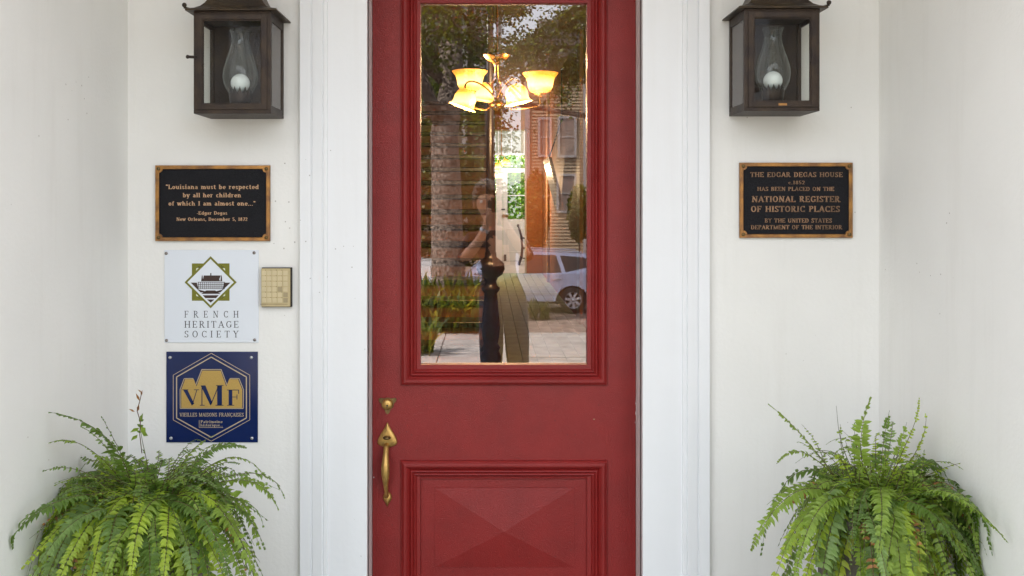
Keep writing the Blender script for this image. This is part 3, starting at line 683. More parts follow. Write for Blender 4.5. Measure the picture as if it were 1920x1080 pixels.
# ------------------------------------------------------------------ ferns
def bez(p0, p1, p2, t): return p0 * (1 - t) ** 2 + p1 * 2 * t * (1 - t) + p2 * t * t
def frond(rng, base, ctrl, tip, lp, mi, npair, sparse=0., roll=0., stub=0.):
    """an arching leaf: thin rachis and paired leaflets; returns an MB"""
    m = MB(); steps = 12
    wob = Vector((rng.uniform(-1, 1), rng.uniform(-1, 1), rng.uniform(-.6, .6))) * .012; ph = rng.uniform(0, 6)
    def bz(t): return bez(base, ctrl, tip, t) + wob * sin(t * 5 + ph) * t
    curl = rng.uniform(.0, .5) * (1 if rng.random() < .6 else -1)
    pts = [bz(i / steps) for i in range(steps + 1)]
    rad = [.0016 * (1 - .75 * i / steps) for i in range(steps + 1)]
    m.tube(pts, rad, 4, 0, True, False)
    L = sum((pts[i + 1] - pts[i]).length for i in range(steps))
    for i in range(npair):
        t = .08 + stub + (.92 - stub) * (i + .5) / npair
        if rng.random() < sparse: continue
        p = bz(t); q = bz(t + .01); tg = (q - p)
        if tg.length < 1e-7: continue
        tg.normalize()
        side = tg.cross(Vector((0, 0, 1)))
        if side.length < .2: side = tg.cross(Vector((0, 1, 0)))
        side.normalize(); up = side.cross(tg).normalized()
        rl = roll + curl * t + rng.uniform(-.18, .18)
        side = (side * cos(rl) + up * sin(rl)).normalized(); up = side.cross(tg).normalized()
        prof = min(1, (t / .18)) * (1 - max(0, (t - .35) / .65) ** 1.5 * .86)
        for s in (-1, 1):
            if rng.random() < sparse: continue
            ln = lp * prof * rng.uniform(.68, 1.18); wd = min(L / npair * .60, lp * .19) * rng.uniform(.85, 1.1)
            d = (side * s * cos(.22) + tg * (.22 + rng.uniform(-.20, .25)) + up * rng.uniform(-.45, .25)).normalized()
            wv = (tg - d * tg.dot(d)).normalized() * wd
            n_ = d.cross(wv).normalized() * s
            cup = rng.uniform(-.15, .05) * ln
            a = p; b1 = p + d * ln * .22 + wv * 1.1; b2 = p + d * ln * .22 - wv * .95
            c1 = p + d * ln * .65 + wv * .8 + n_ * cup * .3; c2 = p + d * ln * .65 - wv * .7 + n_ * cup * .3
            e = p + d * ln + n_ * cup + tg * wd * .6 - Vector((0, 0, 1)) * ln * .12
            md = p + d * ln * .45 - n_ * wd * .25
            m.add([a, b1, b2, c1, c2, e, md], [(0, 1, 6), (0, 6, 2), (1, 3, 6), (2, 6, 4), (3, 5, 6), (6, 5, 4)], 1)
    return m
def clampx(m, lo, hi, ymax):
    m.v = [(min(max(x, lo), hi), min(y, ymax), z) for x, y, z in m.v]
FERNMESH = []
def fern(label, cx, cy, rimz, seed, strays, spec, potr=.15):
    rng = random.Random(seed)
    t = thing('potted_fern', label, 'fern', (cx, cy, 0), 'ferns in stone urns flanking the door')
    off = Vector((-cx, -cy, 0))
    u = MB(); u.lathe([(.11, 0), (.15, 0), (.15, .05), (.12, .07), (.085, .10), (.075, .16), (.085, .22), (.10, .27), (potr * .95, .36), (potr * 1.05, .48), (potr * 1.0, rimz - .05), (potr * 1.12, rimz - .04), (potr * 1.15, rimz - .01), (potr * 1.08, rimz), (potr * .98, rimz - .03), (.001, rimz - .03)], (cx, cy, 0), 32)
    u.build('urn', 'urn', t, off)
    # soil and moss heap
    s = MB(); s.lathe([(.001, rimz + .02), (potr * .5, rimz + .012), (potr * .97, rimz - .028)], (cx, cy, 0), 20); s.build('soil', 'soil', t, off)
    def emit(m, mi, lbl=None):
        clampx(m, XL + .008, XR - .008, WY - .01)
        o = m.build('frond', [M['stem'] if mi != 5 else M['stemdry'], GREENS[mi]], t, off, recalc=False)
        if lbl: o['label'] = lbl
    cnt = 0
    for (n, r0, r1, dz0, dz1, rise0, rise1, lp0, lp1, sp, az0, az1, mats, np0) in spec:
        for i in range(n):
            az = R(rng.uniform(az0, az1)); r = rng.uniform(r0, r1)
            br = rng.uniform(0, potr * .75); ba = az + rng.uniform(-.9, .9)
            b = Vector((cx + br * cos(ba), cy + br * sin(ba), rimz + rng.uniform(-.02, .02)))
            dr = Vector((cos(az), sin(az), 0))
            tip = b + dr * r + Vector((0, 0, rng.uniform(dz0, dz1)))
            ct = b + dr * r * rng.uniform(.25, .75) + Vector((rng.uniform(-.03, .03), rng.uniform(-.03, .03), rng.uniform(rise0, rise1)))
            L = (ct - b).length + (tip - ct).length
            lp = rng.uniform(lp0, lp1); mi = rng.choice(mats)
            m = frond(rng, b, ct, tip, lp, mi, max(8, int(L * np0)), sp, rng.uniform(-.5, .5))
            emit(m, mi); cnt += 1
    for (tp, d, cp, lp, mi, npair, sp) in strays:
        lp *= 1.45; npair = int(npair * 1.35)
        tip = at(tp[0], tp[1], -D + d); b = Vector((cx, cy, rimz)) + Vector(((tip.x - cx) * .2, (tip.y - cy) * .1, 0))
        ct = at(cp[0], cp[1], -D + d)
        emit(frond(rng, b, ct, tip, lp, mi, npair, sp, rng.uniform(-.3, .3)), mi)
    return t
# spec rows: count, reach range, drop range, rise range, leaflet range, sparse, azimuth range, materials, leaflet pairs per metre
SP = [
    (60, .20, .37, -.36, -.06, .08, .17, .027, .046, .04, 175, 365, (0, 0, 1, 3, 2), 75),     # long arching front fronds
    (32, .14, .26, -.46, -.26, .06, .15, .042, .060, .02, 215, 325, (2, 2, 4, 0), 66),        # broad bright hanging fronds
    (30, .20, .35, -.22, .02, .09, .18, .020, .030, .08, -20, 200, (1, 0, 3, 1), 72),          # sides and back
    (58, .08, .25, .01, .11, .07, .16, .014, .023, .18, 0, 360, (0, 1, 3, 0), 85),              # short fine crown
    (50, .10, .28, -.16, .05, .05, .13, .013, .021, .2, 170, 370, (3, 1, 0, 0), 95),             # small fine fill
    (16, .16, .31, -.36, -.02, .07, .17, .016, .028, .25, 180, 360, (5, 5, 4), 50),
    (42, .01, .14, .04, .12, .04, .11, .018, .030, .12, 150, 390, (0, 2, 3, 1, 0), 75)]             # dense mound over the rim
lf = at(286, 940, -.58)
fern('large Boston fern spilling over its urn under the blue sign', lf.x, lf.y, lf.z, 11, [
    ((92, 772), 2.50, (235, 790), .026, 1, 30, .05), ((85, 830), 2.5, (180, 800), .018, 0, 26, .1), ((522, 958), 2.62, (480, 850), .022, 0, 30, .05),
    ((500, 900), 2.70, (430, 800), .02, 0, 30, .1), ((497, 990), 2.6, (470, 900), .014, 3, 26, .1), ((150, 800), 2.6, (210, 830), .014, 3, 24, .1),
    ((78, 880), 2.45, (150, 860), .012, 1, 20, .2), ((470, 835), 2.72, (380, 810), .018, 1, 30, .05), ((405, 815), 2.72, (350, 830), .016, 0, 24, .1),
    ((2, 1030), 2.32, (120, 880), .026, 1, 34, .05), ((30, 990), 2.36, (120, 900), .02, 3, 34, .1), ((190, 780), 2.6, (230, 850), .012, 1, 22, .3), ((268, 775), 2.62, (272, 840), .016, 1, 9, .2)], SP)
rf_ = at(1642, 940, -.58)
SP2 = [(a[0], a[1] * .86, a[2] * .86, *a[3:]) for a in SP]
SP2[3] = (62, .05, .20, .04, .19, .08, .21, .012, .021, .22, 0, 360, (0, 3, 2, 0), 85)
SP2[1] = (26, .14, .26, -.48, -.30, .08, .16, .034, .046, .03, 215, 325, (2, 2, 4, 0, 3), 58)
fern('bushy Boston fern with upright sprigs in its urn below the register plaque', rf_.x, rf_.y, rf_.z, 23, [
    ((1443, 757), 2.62, (1520, 830), .014, 0, 40, .05), ((1562, 765), 2.62, (1575, 830), .012, 0, 10, .6), ((1632, 745), 2.62, (1590, 830), .026, 0, 22, .05),
    ((1722, 745), 2.62, (1700, 830), .012, 2, 26, .1), ((1735, 775), 2.64, (1725, 850), .013, 2, 26, .1), ((1668, 768), 2.64, (1650, 850), .018, 1, 20, .2),
    ((1455, 870), 2.6, (1500, 800), .012, 0, 30, .1), ((1782, 905), 2.6, (1740, 810), .018, 1, 24, .1), ((1432, 945), 2.55, (1500, 870), .012, 0, 34, .15),
    ((1892, 1018), 2.30, (1780, 860), .022, 0, 44, .02), ((1860, 990), 2.35, (1780, 880), .02, 3, 40, .05), ((1410, 1030), 2.5, (1480, 860), .03, 0, 36, .05),
    ((1600, 790), 2.64, (1610, 870), .014, 3, 24, .15), ((1700, 790), 2.64, (1680, 880), .02, 0, 24, .15)], SP2)
# withered sprig rising above the left fern
sp = thing('withered_vine', 'thin withered vine sprig with curled brown leaves above the left fern', 'vine', at(262, 850, -.6))
off = -sp.location
m = MB(); P = [(266, 850), (262, 815), (263, 790), (257, 770), (262, 752), (266, 735)]
m.tube([at(x, y, -.6) for x, y in P], .0012, 5); m.build('stem', 'stemdry', sp, off)
def curl(name, px, py, s, ang, mt, y=-.6):
    c = at(px, py, y); m = MB(); d = Vector((cos(ang), 0, sin(ang))); e = Vector((-sin(ang), .5, cos(ang))).normalized()
    L = s * (D + y) / F
    m.add([c, c + d * L * .4 + e * L * .28, c + d * L * .45 - e * L * .25 + Vector((0, -L * .2, 0)), c + d * L + Vector((0, -L * .3, 0)), c + d * L * .5 + Vector((0, L * .15, 0))], [(0, 1, 4), (0, 4, 2), (1, 3, 4), (4, 3, 2)])
    m.build(name, mt, sp, off, recalc=False)
for px, py, s, a in ((262, 752, 17, 1.9), (264, 742, 12, 1.2), (257, 772, 16, 1.2), (253, 772, 12, 2.6), (266, 736, 9, 2.4)): curl('dry_leaf', px, py, s, a, GREENS[5])
for px, py, s, a in ((262, 790, 18, 1.1), (261, 802, 17, 3.6), (264, 800, 18, -.9), (258, 815, 15, 3.9), (266, 812, 14, -.3)): curl('green_leaf', px, py, s, a, GREENS[0])

# ------------------------------------------------------------------ inside the hall (seen through the pane)
M['hallwall'] = mat('terracotta_wall_paint', (.58, .23, .095), .6, var=.12, scale=2)
M['hallwarm'] = mat('pale_orange_trim', (.62, .36, .20), .5, var=.1, scale=4)
M['stairdark'] = mat('dark_stained_wood', (.060, .030, .020), .35, var=.4, scale=9)
M['newel'] = mat('near_black_wood', (.012, .008, .007), .3)
M['hallfloor'] = mat('grey_green_floor', (.44, .60, .38), .65, var=.25, scale=5, spec=.42)
M['hallceil'] = mat('hall_ceiling_paint', (.55, .25, .11), .7)
M['backroom'] = mat('pale_room_paint', (.72, .70, .66), .6, var=.04, scale=3)
M['backdoor'] = mat('pale_door_paint', (.66, .65, .60), .5, var=.04, scale=6)
M['backfloor'] = mat('pale_floor', (.55, .47, .40), .4, var=.1, scale=5)
M['chairwood'] = mat('chair_wood', (.06, .025, .018), .35)
def inn(px, py, Z): return Vector(((px - PX0) * Z / F, Z - D, H - (py - PY0) * Z / F))
HX0, HX1, HC = -1.20, 1.32, 4.1
YP = 22.5 - D           # partition at the end of the hall
YB = 27.3 - D           # back wall of the far room
hf = tag(boxo('hall_floor', 'dark', (HX0, .06, -.2), (HX1, YP, -.03)), 'grey green board floor of the hall', kind='structure')
fb = MB().box((-.0755, .06, -.029), (.0755, YP - .002, 0)).build('floor_board', 'hallfloor', hf, (HX0 + .08, 0, 0))
for i in range(1, 16):
    c = fb.copy(); COL.objects.link(c); c.parent = hf; c.location.x = HX0 + .08 + i * .157
struct('far_room_floor', 'backfloor', (-3.0, YP, -.2), (4.0, YB, 0.002))
struct('hall_wall', 'stairdark', (HX0 - .2, .06, -.1), (HX0, YP, HC))
struct('hall_wall', 'hallwall', (HX1, .06, -.1), (HX1 + .2, YP, HC))
struct('hall_ceiling', 'hallceil', (HX0 - .2, .06, HC), (HX1 + .2, YP, HC + .2))
struct('inner_front_wall', 'hallwall', (HX0, .0601, 2.62), (HX1, .08, HC))
struct('house_roof', 'roofmetal', (-7.5, .06, HT), (7.5, YB + .3, HT + .2))
struct('house_side_wall', 'plaster', (-7.5, .06, -1.1), (-7.2, YB + .3, HT)); struct('house_side_wall', 'plaster', (7.2, .06, -1.1), (7.5, YB + .3, HT))
# partition with a tall opening; far room
px_l, px_r = inn(926, 0, 22.5).x, inn(987, 0, 22.5).x
zt_open = inn(0, 243, 22.5).z
pt = tag(boxo('hall_partition', 'hallwall', (px_r, YP, 0), (3.0, YP + .12, HC)), kind='structure')
boxo('partition_section', 'hallwall', (-3.0, YP, 0), (px_l, YP + .12, HC), pt)
boxo('partition_section', 'hallwall', (px_l, YP, zt_open), (px_r, YP + .12, HC), pt)
boxo('opening_trim', 'casing', (px_r - .035, YP - .02, 0), (px_r, YP + .13, zt_open - .001), pt)
boxo('opening_trim', 'casing', (px_l, YP - .02, zt_open - .03), (px_r, YP - .0001, zt_open), pt)
struct('far_room_wall', 'backroom', (-3.1, YP + .12, 0), (-2.9, YB, HC)); struct('far_room_wall', 'backroom', (3.9, YP + .12, 0), (4.1, YB, HC))
struct('far_room_ceiling', 'backroom', (-3.1, YP, HC), (4.1, YB, HC + .2))
bx0, bx1 = inn(906, 0, 27.3).x, inn(1000, 0, 27.3).x
zt = inn(0, 322, 27.3).z; zt2 = inn(0, 240, 27.3).z
bwl = tag(boxo('back_wall', 'backroom', (-7.2, YB, -.2), (bx0, YB + .2, HT)), kind='structure')
boxo('wall_section', 'backroom', (bx1, YB, -.2), (7.2, YB + .2, HT), bwl); boxo('wall_section', 'backroom', (bx0, YB, zt2), (bx1, YB + .2, HT), bwl)
bd = thing('garden_door', 'pale double door with green garden seen through its glass, at the far end of the hall', 'door', ((bx0 + bx1) / 2, YB, 0)); off = -bd.location
xm = inn(943, 0, 27.3).x
def leaf(x0, x1, s):
    gx0_, gx1_ = (x0 + .13, x1 - .20)
    gzt, gzb = inn(0, 324, 27.3).z, inn(0, 411, 27.3).z
    m = MB(); m.box((x0, YB, .01), (gx0_, YB + .045, zt)); m.box((gx1_, YB, .01), (x1, YB + .045, zt)); m.box((gx0_, YB, .01), (gx1_, YB + .045, gzb)); m.box((gx0_, YB, gzt), (gx1_, YB + .045, zt))
    o = m.build('door_leaf', 'backdoor', bd, off)
    q = MB(); frame_loop(q, gx0_ - .02, gx1_ + .02, .25, gzb - .28, [(0, 0), (.01, .012), (.03, .012), (.04, .001)], YB); q.build('panel_moulding', 'backdoor', o)
    zc = inn(0, 366.5, 27.3).z
    boxo('glazing_bar', 'casing', (gx0_, YB + .01, zc - .015), (gx1_, YB + .04, zc + .015), o)
    sheet('pane', 'thin_glass', (gx0_, YB + .02, gzb), (gx1_, YB + .022, gzt), o)
leaf(xm + .004, bx1 - .02, 1); leaf(bx0 + .02, xm - .004, -1)
boxo('bolt', 'dark', (xm - .05, YB - .02, inn(0, 393.5, 27.3).z), (xm + .06, YB, inn(0, 391.5, 27.3).z), bd).location = off
boxo('rim_lock', 'darkbrass', (xm - .02, YB - .05, inn(0, 407, 27.3).z), (xm + .16, YB, inn(0, 402, 27.3).z), bd).location = off
boxo('door_stop', 'dark', (xm + .03, YB - .06, .01), (xm + .10, YB - .01, .20), bd).location = off
o = boxo('transom_bar', 'casing', (bx0, YB - .02, zt), (bx1, YB + .06, zt + .10), bd); o.location = off
o = boxo('transom_bar', 'casing', (bx0, YB - .02, inn(0, 291, 27.3).z), (bx1, YB + .06, inn(0, 291, 27.3).z + .06), bd); o.location = off
for px in (918, 934, 958, 982):
    o = boxo('glazing_bar', 'casing', (inn(px, 0, 27.3).x, YB, inn(0, 290, 27.3).z), (inn(px + 1.6, 0, 27.3).x, YB + .03, zt2), bd); o.location = off
sheet('pane', 'thin_glass', (bx0, YB + .02, zt + .1), (bx1, YB + .022, zt2), bd, off)
struct('rear_porch_ceiling', 'backdoor', (-3, YB + .2, 3.96), (4, YB + 2.3, 4.1)); struct('rear_porch_fascia', 'backdoor', (-3, YB + 2.25, inn(0, 290, 29.5).z), (4, YB + 2.33, 3.955))
# awning and garden beyond
struct('back_garden_ground', mat('garden_soil', (.10, .09, .05), .9, var=.4), (-9, YB + .2, -.4), (9, YB + 24, -.15))
tag(struct('garden_fence_boards', 'roofmetal', (-9, YB + 20, -.4), (9, YB + 20.1, 2.5)), None)
def leafmass(name, c, rad, n, size, mats, seed, hollow=.25, kind=None, parent=None, clumps=0):
    rng = random.Random(seed); m = MB(); vs = m.v
    cl = [(Vector((rng.gauss(0, .5), rng.gauss(0, .5), rng.gauss(0, .45)))) for _ in range(clumps)]
    for i in range(n):
        if clumps:
            q = rng.choice(cl); p = q + Vector((rng.gauss(0, .105), rng.gauss(0, .105), rng.gauss(0, .085)))
        else:
            while True:
                p = Vector((rng.uniform(-1, 1), rng.uniform(-1, 1), rng.uniform(-1, 1)))
                if hollow < p.length < 1: break
        p = Vector((c[0] + p.x * rad[0], c[1] + p.y * rad[1], c[2] + p.z * rad[2]))
        a = Vector((rng.gauss(0, 1), rng.gauss(0, 1), rng.gauss(0, .7))).normalized(); b = a.orthogonal().normalized()
        b = (Matrix.Rotation(rng.uniform(0, 6.28), 3, a) @ b) * size * rng.uniform(.25, .45); a = a * size * rng.uniform(.7, 1.3)
        k = len(m.v); m.v += [tuple(p), tuple(p + a * .5 + b), tuple(p + a), tuple(p + a * .5 - b)]
        m.f.append((k, k + 1, k + 2, k + 3)); m.mi.append(i % len(mats)); m.sm.append(False)
    o = m.build(name, mats, parent, recalc=False)
    if kind: o['kind'] = kind
    return o
LG = [leaf_mat('garden_leaf', (.10, .24, .03), .5, .3, 2), leaf_mat('garden_leaf_light', (.24, .38, .05), .5, .3, 2)]
gt = thing('garden_shrub', 'bright green shrubs beyond the far glazed door', 'shrub', (0, YB + 4, -.15)); off = -gt.location
o = leafmass('foliage', (.6, YB + 4, 1.5), (3.2, 1.6, 2.6), 16000, .16, LG, 3, .3, parent=gt); o.location = off; o['kind'] = 'stuff'
MB().tube([(.6, YB + 4, -.2), (.7, YB + 4, 2.2)], [.06, .02]).build('stem', 'stairdark', gt, off)

# staircase
st = thing('staircase', 'dark wooden staircase rising away behind the left half of the door glass', 'staircase', (-.55, 8.3 - D, 0)); off = -st.location
sx0, sx1 = HX0 + .01, .055; y0 = 5.05; run = .33; rise = .178
for i in range(18):
    y = y0 + i * run
    m = MB(); m.box((sx0, y, max(0, (i) * rise)), (sx1, y + .02, (i + 1) * rise - .03)); m.build('riser', 'riser', st, off) if False else None
    r_ = MB().box((sx0, y, i * rise), (sx1 - .02, y + .02, (i + 1) * rise - .056)).build('riser', mat('riser_paint', (.30, .165, .10), .5, var=.3, scale=6) if i == 0 else bpy.data.materials['riser_paint'], st, off)
    MB().box((sx0, y - .05, (i + 1) * rise - .055), (sx1, y + run, (i + 1) * rise)).build('tread', 'newel', st, off, bevel=.008)  # thick near black tread edge carries the shadow band under each nosing
    MB().box((sx1 - .02, y, 0), (sx1, y + run - .001, i * rise + .14)).build('stringer_board', 'stairdark', st, off)
boxo('stair_wall', 'stairdark', (sx1 - .02, y0 + 18 * run + .01, 0), (sx1 + .04, YP - .01, HC), st).location = off
boxo('stair_landing', 'stairdark', (sx0, y0 + 18 * run, 3.1), (sx1 - .03, YP - .01, 3.2), st).location = off
# newel with turned shaft, pole and lamp standard above
nw = thing('newel_post', 'near black turned newel post at the foot of the stairs', 'newel post', (inn(920, 0, 7.7).x, 4.5, 0))
k = .01765 / 4.15 * 4.4  # metres per px at 7.7 m
pr = [(.10, 0), (.10, .16), (.085, .18), (.092, .22), (.075, .26), (.062, .30), (.085, .34), (.088, .40), (.068, .44), (.082, .47), (.06, .50), (.072, .56), (.078, .64), (.070, .74), (.060, .84), (.054, .92), (.075, .945), (.078, .965), (.055, .985), (.048, 1.02), (.060, 1.05), (.098, 1.075), (.118, 1.12), (.112, 1.17), (.075, 1.20), (.05, 1.22), (.046, 1.26)]
MB().lathe(pr, (0, 0, 0), 28).build('turned_shaft', 'newel', nw)
MB().lathe([(.042, 1.26), (.042, 1.5), (.038, 1.8), (.032, 3.0), (.028, HC - .01)], (0, 0, 0), 20).build('upper_shaft', 'newel', nw)

# chandelier
def shade_mat(name, zlo, zhi, flip):
    m = bpy.data.materials.new(name); m.use_nodes = True; n = m.node_tree; b = n.nodes['Principled BSDF']
    b.inputs['Base Color'].default_value = (.8, .5, .2, 1); b.inputs['Roughness'].default_value = .4
    tc = n.nodes.new('ShaderNodeTexCoord'); sp_ = n.nodes.new('ShaderNodeSeparateXYZ'); mr = n.nodes.new('ShaderNodeMapRange')
    mr.inputs['From Min'].default_value = zlo; mr.inputs['From Max'].default_value = zhi
    r = n.nodes.new('ShaderNodeValToRGB'); e = r.color_ramp.elements
    e[0].position = 0; e[0].color = (.9, .22, .01, 1); e[1].position = 1; e[1].color = (.8, .27, .03, 1)
    x = r.color_ramp.elements.new(.35); x.color = (3.8, 2.2, .6, 1); x = r.color_ramp.elements.new(.60); x.color = (3.6, 1.9, .35, 1); x = r.color_ramp.elements.new(.80); x.color = (1.5, .52, .03, 1); x = r.color_ramp.elements.new(.14); x.color = (1.5, .5, .05, 1)
    n.links.new(tc.outputs['Object'], sp_.inputs[0]); n.links.new(sp_.outputs[2], mr.inputs[0]); n.links.new(mr.outputs[0], r.inputs[0])
    n.links.new(r.outputs[0], b.inputs['Emission Color']); b.inputs['Emission Strength'].default_value = .36
    return m
M['shade'] = shade_mat('amber_glass_shade', 0, .15, False)
M['tulip'] = shade_mat('frosted_tulip_glass', -.085, .085, True)
M['bulb'] = mat('lit_bulb', (1, .9, .7), .3, emis=(1, .86, .6), es=5)
ZC = 7.0
cc = inn(931, 160, ZC)
ch = thing('chandelier', 'lit brass chandelier with amber and frosted glass shades hanging in the hall', 'chandelier', cc)
st_ = MB(); st_.lathe([(.002, -.20), (.012, -.19), (.05, -.165), (.065, -.14), (.03, -.12), (.02, -.10), (.035, -.06), (.028, -.03), (.05, 0), (.03, .03), (.018, .06), (.014, .14), (.018, .15), (.03, .17), (.05, .178), (.078, .195), (.100, .222), (.104, .236), (.094, .232), (.055, .20), (.02, .21), (.010, .27), (.010, HC - cc.z - .06), (.07, HC - cc.z - .04), (.075, HC - cc.z - .001)], (0, 0, 0), 20)
st_.build('stem', 'chandelier_brass', ch)
def up_shade(px, py, dy):
    p = inn(px, py, ZC + dy) - cc; p.y = dy
    sh = MB(); sh.lathe([(.045, 0), (.075, .012), (.092, .045), (.098, .085), (.108, .115), (.132, .145), (.136, .150)], (0, 0, 0), 40, wave=lambda i, a: .008 * cos(a * 20))
    arm = MB(); P = [Vector((0, 0, -.10)), Vector((p.x * .35, p.y * .35, -.19)), Vector((p.x * .8, p.y * .8, -.17)), Vector((p.x, p.y, p.z - .17)), Vector((p.x, p.y, p.z - .09))]
    C = []
    for i in range(17):
        t = i / 16 * 4; j = min(3, int(t)); C.append(P[j].lerp(P[j + 1], t - j))
    C = [C[0]] + [(C[i - 1] + C[i] * 2 + C[i + 1]) / 4 for i in range(1, 16)] + [C[-1]]
    arm.tube(C, .0085, 8); a = arm.build('arm', 'chandelier_brass', ch)
    cpm = MB(); cpm.lathe([(.008, -.02), (.03, -.008), (.05, 0), (.045, .012)], (p.x, p.y, p.z - .085), 16); cpm.build('fitter', 'brass', a)
    o = sh.build('shade', 'shade', ch, (p.x, p.y, p.z - .075))
    MB().ball((0, 0, .062), .042, 12, 0, (1.5, 1.0, .8)).build('bulb', 'bulb', o)
    return p
def down_shade(px, py, dy, tilt, dirx):
    p = inn(px, py, ZC + dy) - cc; p.y = dy
    arm = MB(); P = [Vector((0, 0, -.12)), Vector((p.x * .35, dy * .35, .03)), Vector((p.x * 1.05, dy, .06)), Vector((p.x, dy, p.z + .078))]
    C = [P[0] * (1 - t) ** 3 + P[1] * 3 * t * (1 - t) ** 2 + P[2] * 3 * t * t * (1 - t) + P[3] * t ** 3 for t in [i / 14 for i in range(15)]]
    arm.tube(C, .007, 8); arm.build('arm', 'chandelier_brass', ch)
    mt = Matrix.Rotation(tilt, 3, 'Y')
    sh = MB(); sh.lathe([(.016, .080), (.046, .072), (.072, .046), (.083, .010), (.081, -.025), (.084, -.045), (.097, -.064)], (0, 0, 0), 40, 0, mt, wave=lambda i, a: (.09 * cos(a * 6) if i == 6 else .03 * cos(a * 6) if i == 5 else 0))
    o = sh.build('shade', 'tulip', ch, p); MB().ball((0, 0, -.01), .04, 12).build('bulb', 'bulb', o)
    return p
ups = [up_shade(881, 152, .05), up_shade(1013, 156, -.02)]
dns = [down_shade(872, 186, -.12, R(20), -1), down_shade(911, 174, .26, R(10), -1), down_shade(969, 178, -.22, R(-12), 1)]
def lamp(name, loc, power, col, size=.06, parent=None):
    l = bpy.data.lights.new(name, 'POINT'); l.energy = power; l.color = col; l.shadow_soft_size = size
    o = bpy.data.objects.new(name, l); COL.objects.link(o); o.location = loc
    if parent: o.parent = parent
    return o
for p in ups: lamp('lamp_light', (p.x, p.y, p.z + .12), 14, (1, .62, .30), .08, ch)
for p in dns[:1] + dns[2:]: lamp('lamp_light', (p.x, p.y, p.z - .12), 14, (1, .62, .30), .08, ch)
# second light further back
c2 = inn(940, 302, 20.5)
c2_ = thing('ceiling_lamp', 'small lit amber lamp cluster hanging far down the hall', 'ceiling lamp', c2)
MB().lathe([(.01, .12), (.012, HC - c2.z - .05), (.06, HC - c2.z - .002)], (0, 0, 0), 10).build('stem', 'brass', c2_)
for (ax_, az_, r_) in ((.09, -.03, .10), (-.06, -.30, .11), (-.10, -.12, .08)):
    o = MB().lathe([(.03, .07), (.075, .04), (.10, -.02), (.12, -.07)], (0, 0, 0), 18).build('shade', 'tulip', c2_, (ax_, 0, az_)); MB().ball((0, 0, -.01), .05, 10).build('bulb', 'bulb', o)
    MB().tube([(0, 0, .14), (ax_ * .5, 0, .12), (ax_, 0, az_ + .07)], .006, 6).build('arm', 'brass', c2_)
lamp('lamp_light', (0, -.25, -.45), 30, (1, .66, .36), .1, c2_)
c3 = thing('far_room_fill_lamp', 'unseen fill lamp added to brighten the pale room behind the hall opening', 'ceiling lamp', (1.5, YP + 2.4, 3.3))  # added lamp with glowing globe, out of view, brightens the far room
MB().lathe([(.01, .1), (.01, HC - 3.302)], (0, 0, 0), 8).build('stem', 'brass', c3); MB().ball((0, 0, 0), .12, 16).build('globe', 'tulip', c3)
lamp('lamp_light', (0, 0, -.35), 55, (1, .98, .95), .15, c3)
# right wall: pilaster trims and hanging framed mirror
for pxl in (1030, 1092):
    Zq = F * HX1 / (pxl - PX0); q = tag(boxo('wall_pilaster', 'hallwarm', (HX1 - .05, Zq - D - .12, 0), (HX1, Zq - D + .30, HC - .01)), 'pale orange pilaster strip on the right hall wall, ' + ('the farther one' if pxl < 1050 else 'the nearer one'), 'pilaster')
fr = thing('wall_mirror', 'dark framed mirror hung leaning out from the right hall wall', 'mirror', (HX1, 13.0, 2.0))
m = MB()
def slab(y0_, y1_, z0_, z1_, x0_, x1_, th_):  # leaning slab
    v = [(x0_, y0_, z0_), (x0_, y1_, z0_), (x1_, y1_, z1_), (x1_, y0_, z1_)]
    return v + [(x - th_, y, z + .01) for x, y, z in v]
FC = [(0, 1, 2, 3), (7, 6, 5, 4), (0, 4, 5, 1), (1, 5, 6, 2), (2, 6, 7, 3), (3, 7, 4, 0)]
m.add(slab(-.8, .8, -.45, .45, -.03, -.26, .05), FC); m.build('frame', 'hallwarm', fr)
m = MB(); m.add(slab(-.70, .70, -.36, .36, -.045, -.235, .06), FC); m.build('mirror_glass', 'newel', fr)
m = MB(); m.tube([(-.27, 0, .42), (-.03, 0, 1.15)], .012, 6); m.ball((-.03, 0, 1.17), .05, 8); m.tube([(-.03, 0, 1.2), (-.03, 0, HC - 2.05)], .012, 6); m.build('cord', 'newel', fr)
# chair before the far door
cp_ = inn(984, 494, 26.0); cx_ = cp_.x
chr_ = thing('side_chair', 'dark wooden chair before the far garden door', 'chair', (.95, 22.4, 0))
def bent(name, pts, r): return MB().tube(pts, r, 8).build(name, 'chairwood', chr_)
for yy in (-.2, .2):
    bent('back_post', [(-.10, yy, .0), (-.02, yy, .25), (0, yy, .50), (-.03, yy, .8), (-.12, yy, 1.12)], .028); bent('front_leg', [(.48, yy, 0), (.46, yy, .46)], .025)
bent('top_rail', [(-.12, -.2, 1.08), (-.12, .2, 1.08)], .03); bent('back_rail', [(-.02, -.2, .70), (-.02, .2, .70)], .02)
MB().box((-.02, -.23, .45), (.50, .23, .50)).build('seat', 'chairwood', chr_, bevel=.01)
bent('stretcher', [(0, -.2, .2), (.47, -.2, .2)], .015); bent('arm', [(-.05, -.22, .76), (.35, -.22, .72), (.40, -.22, .48)], .02)

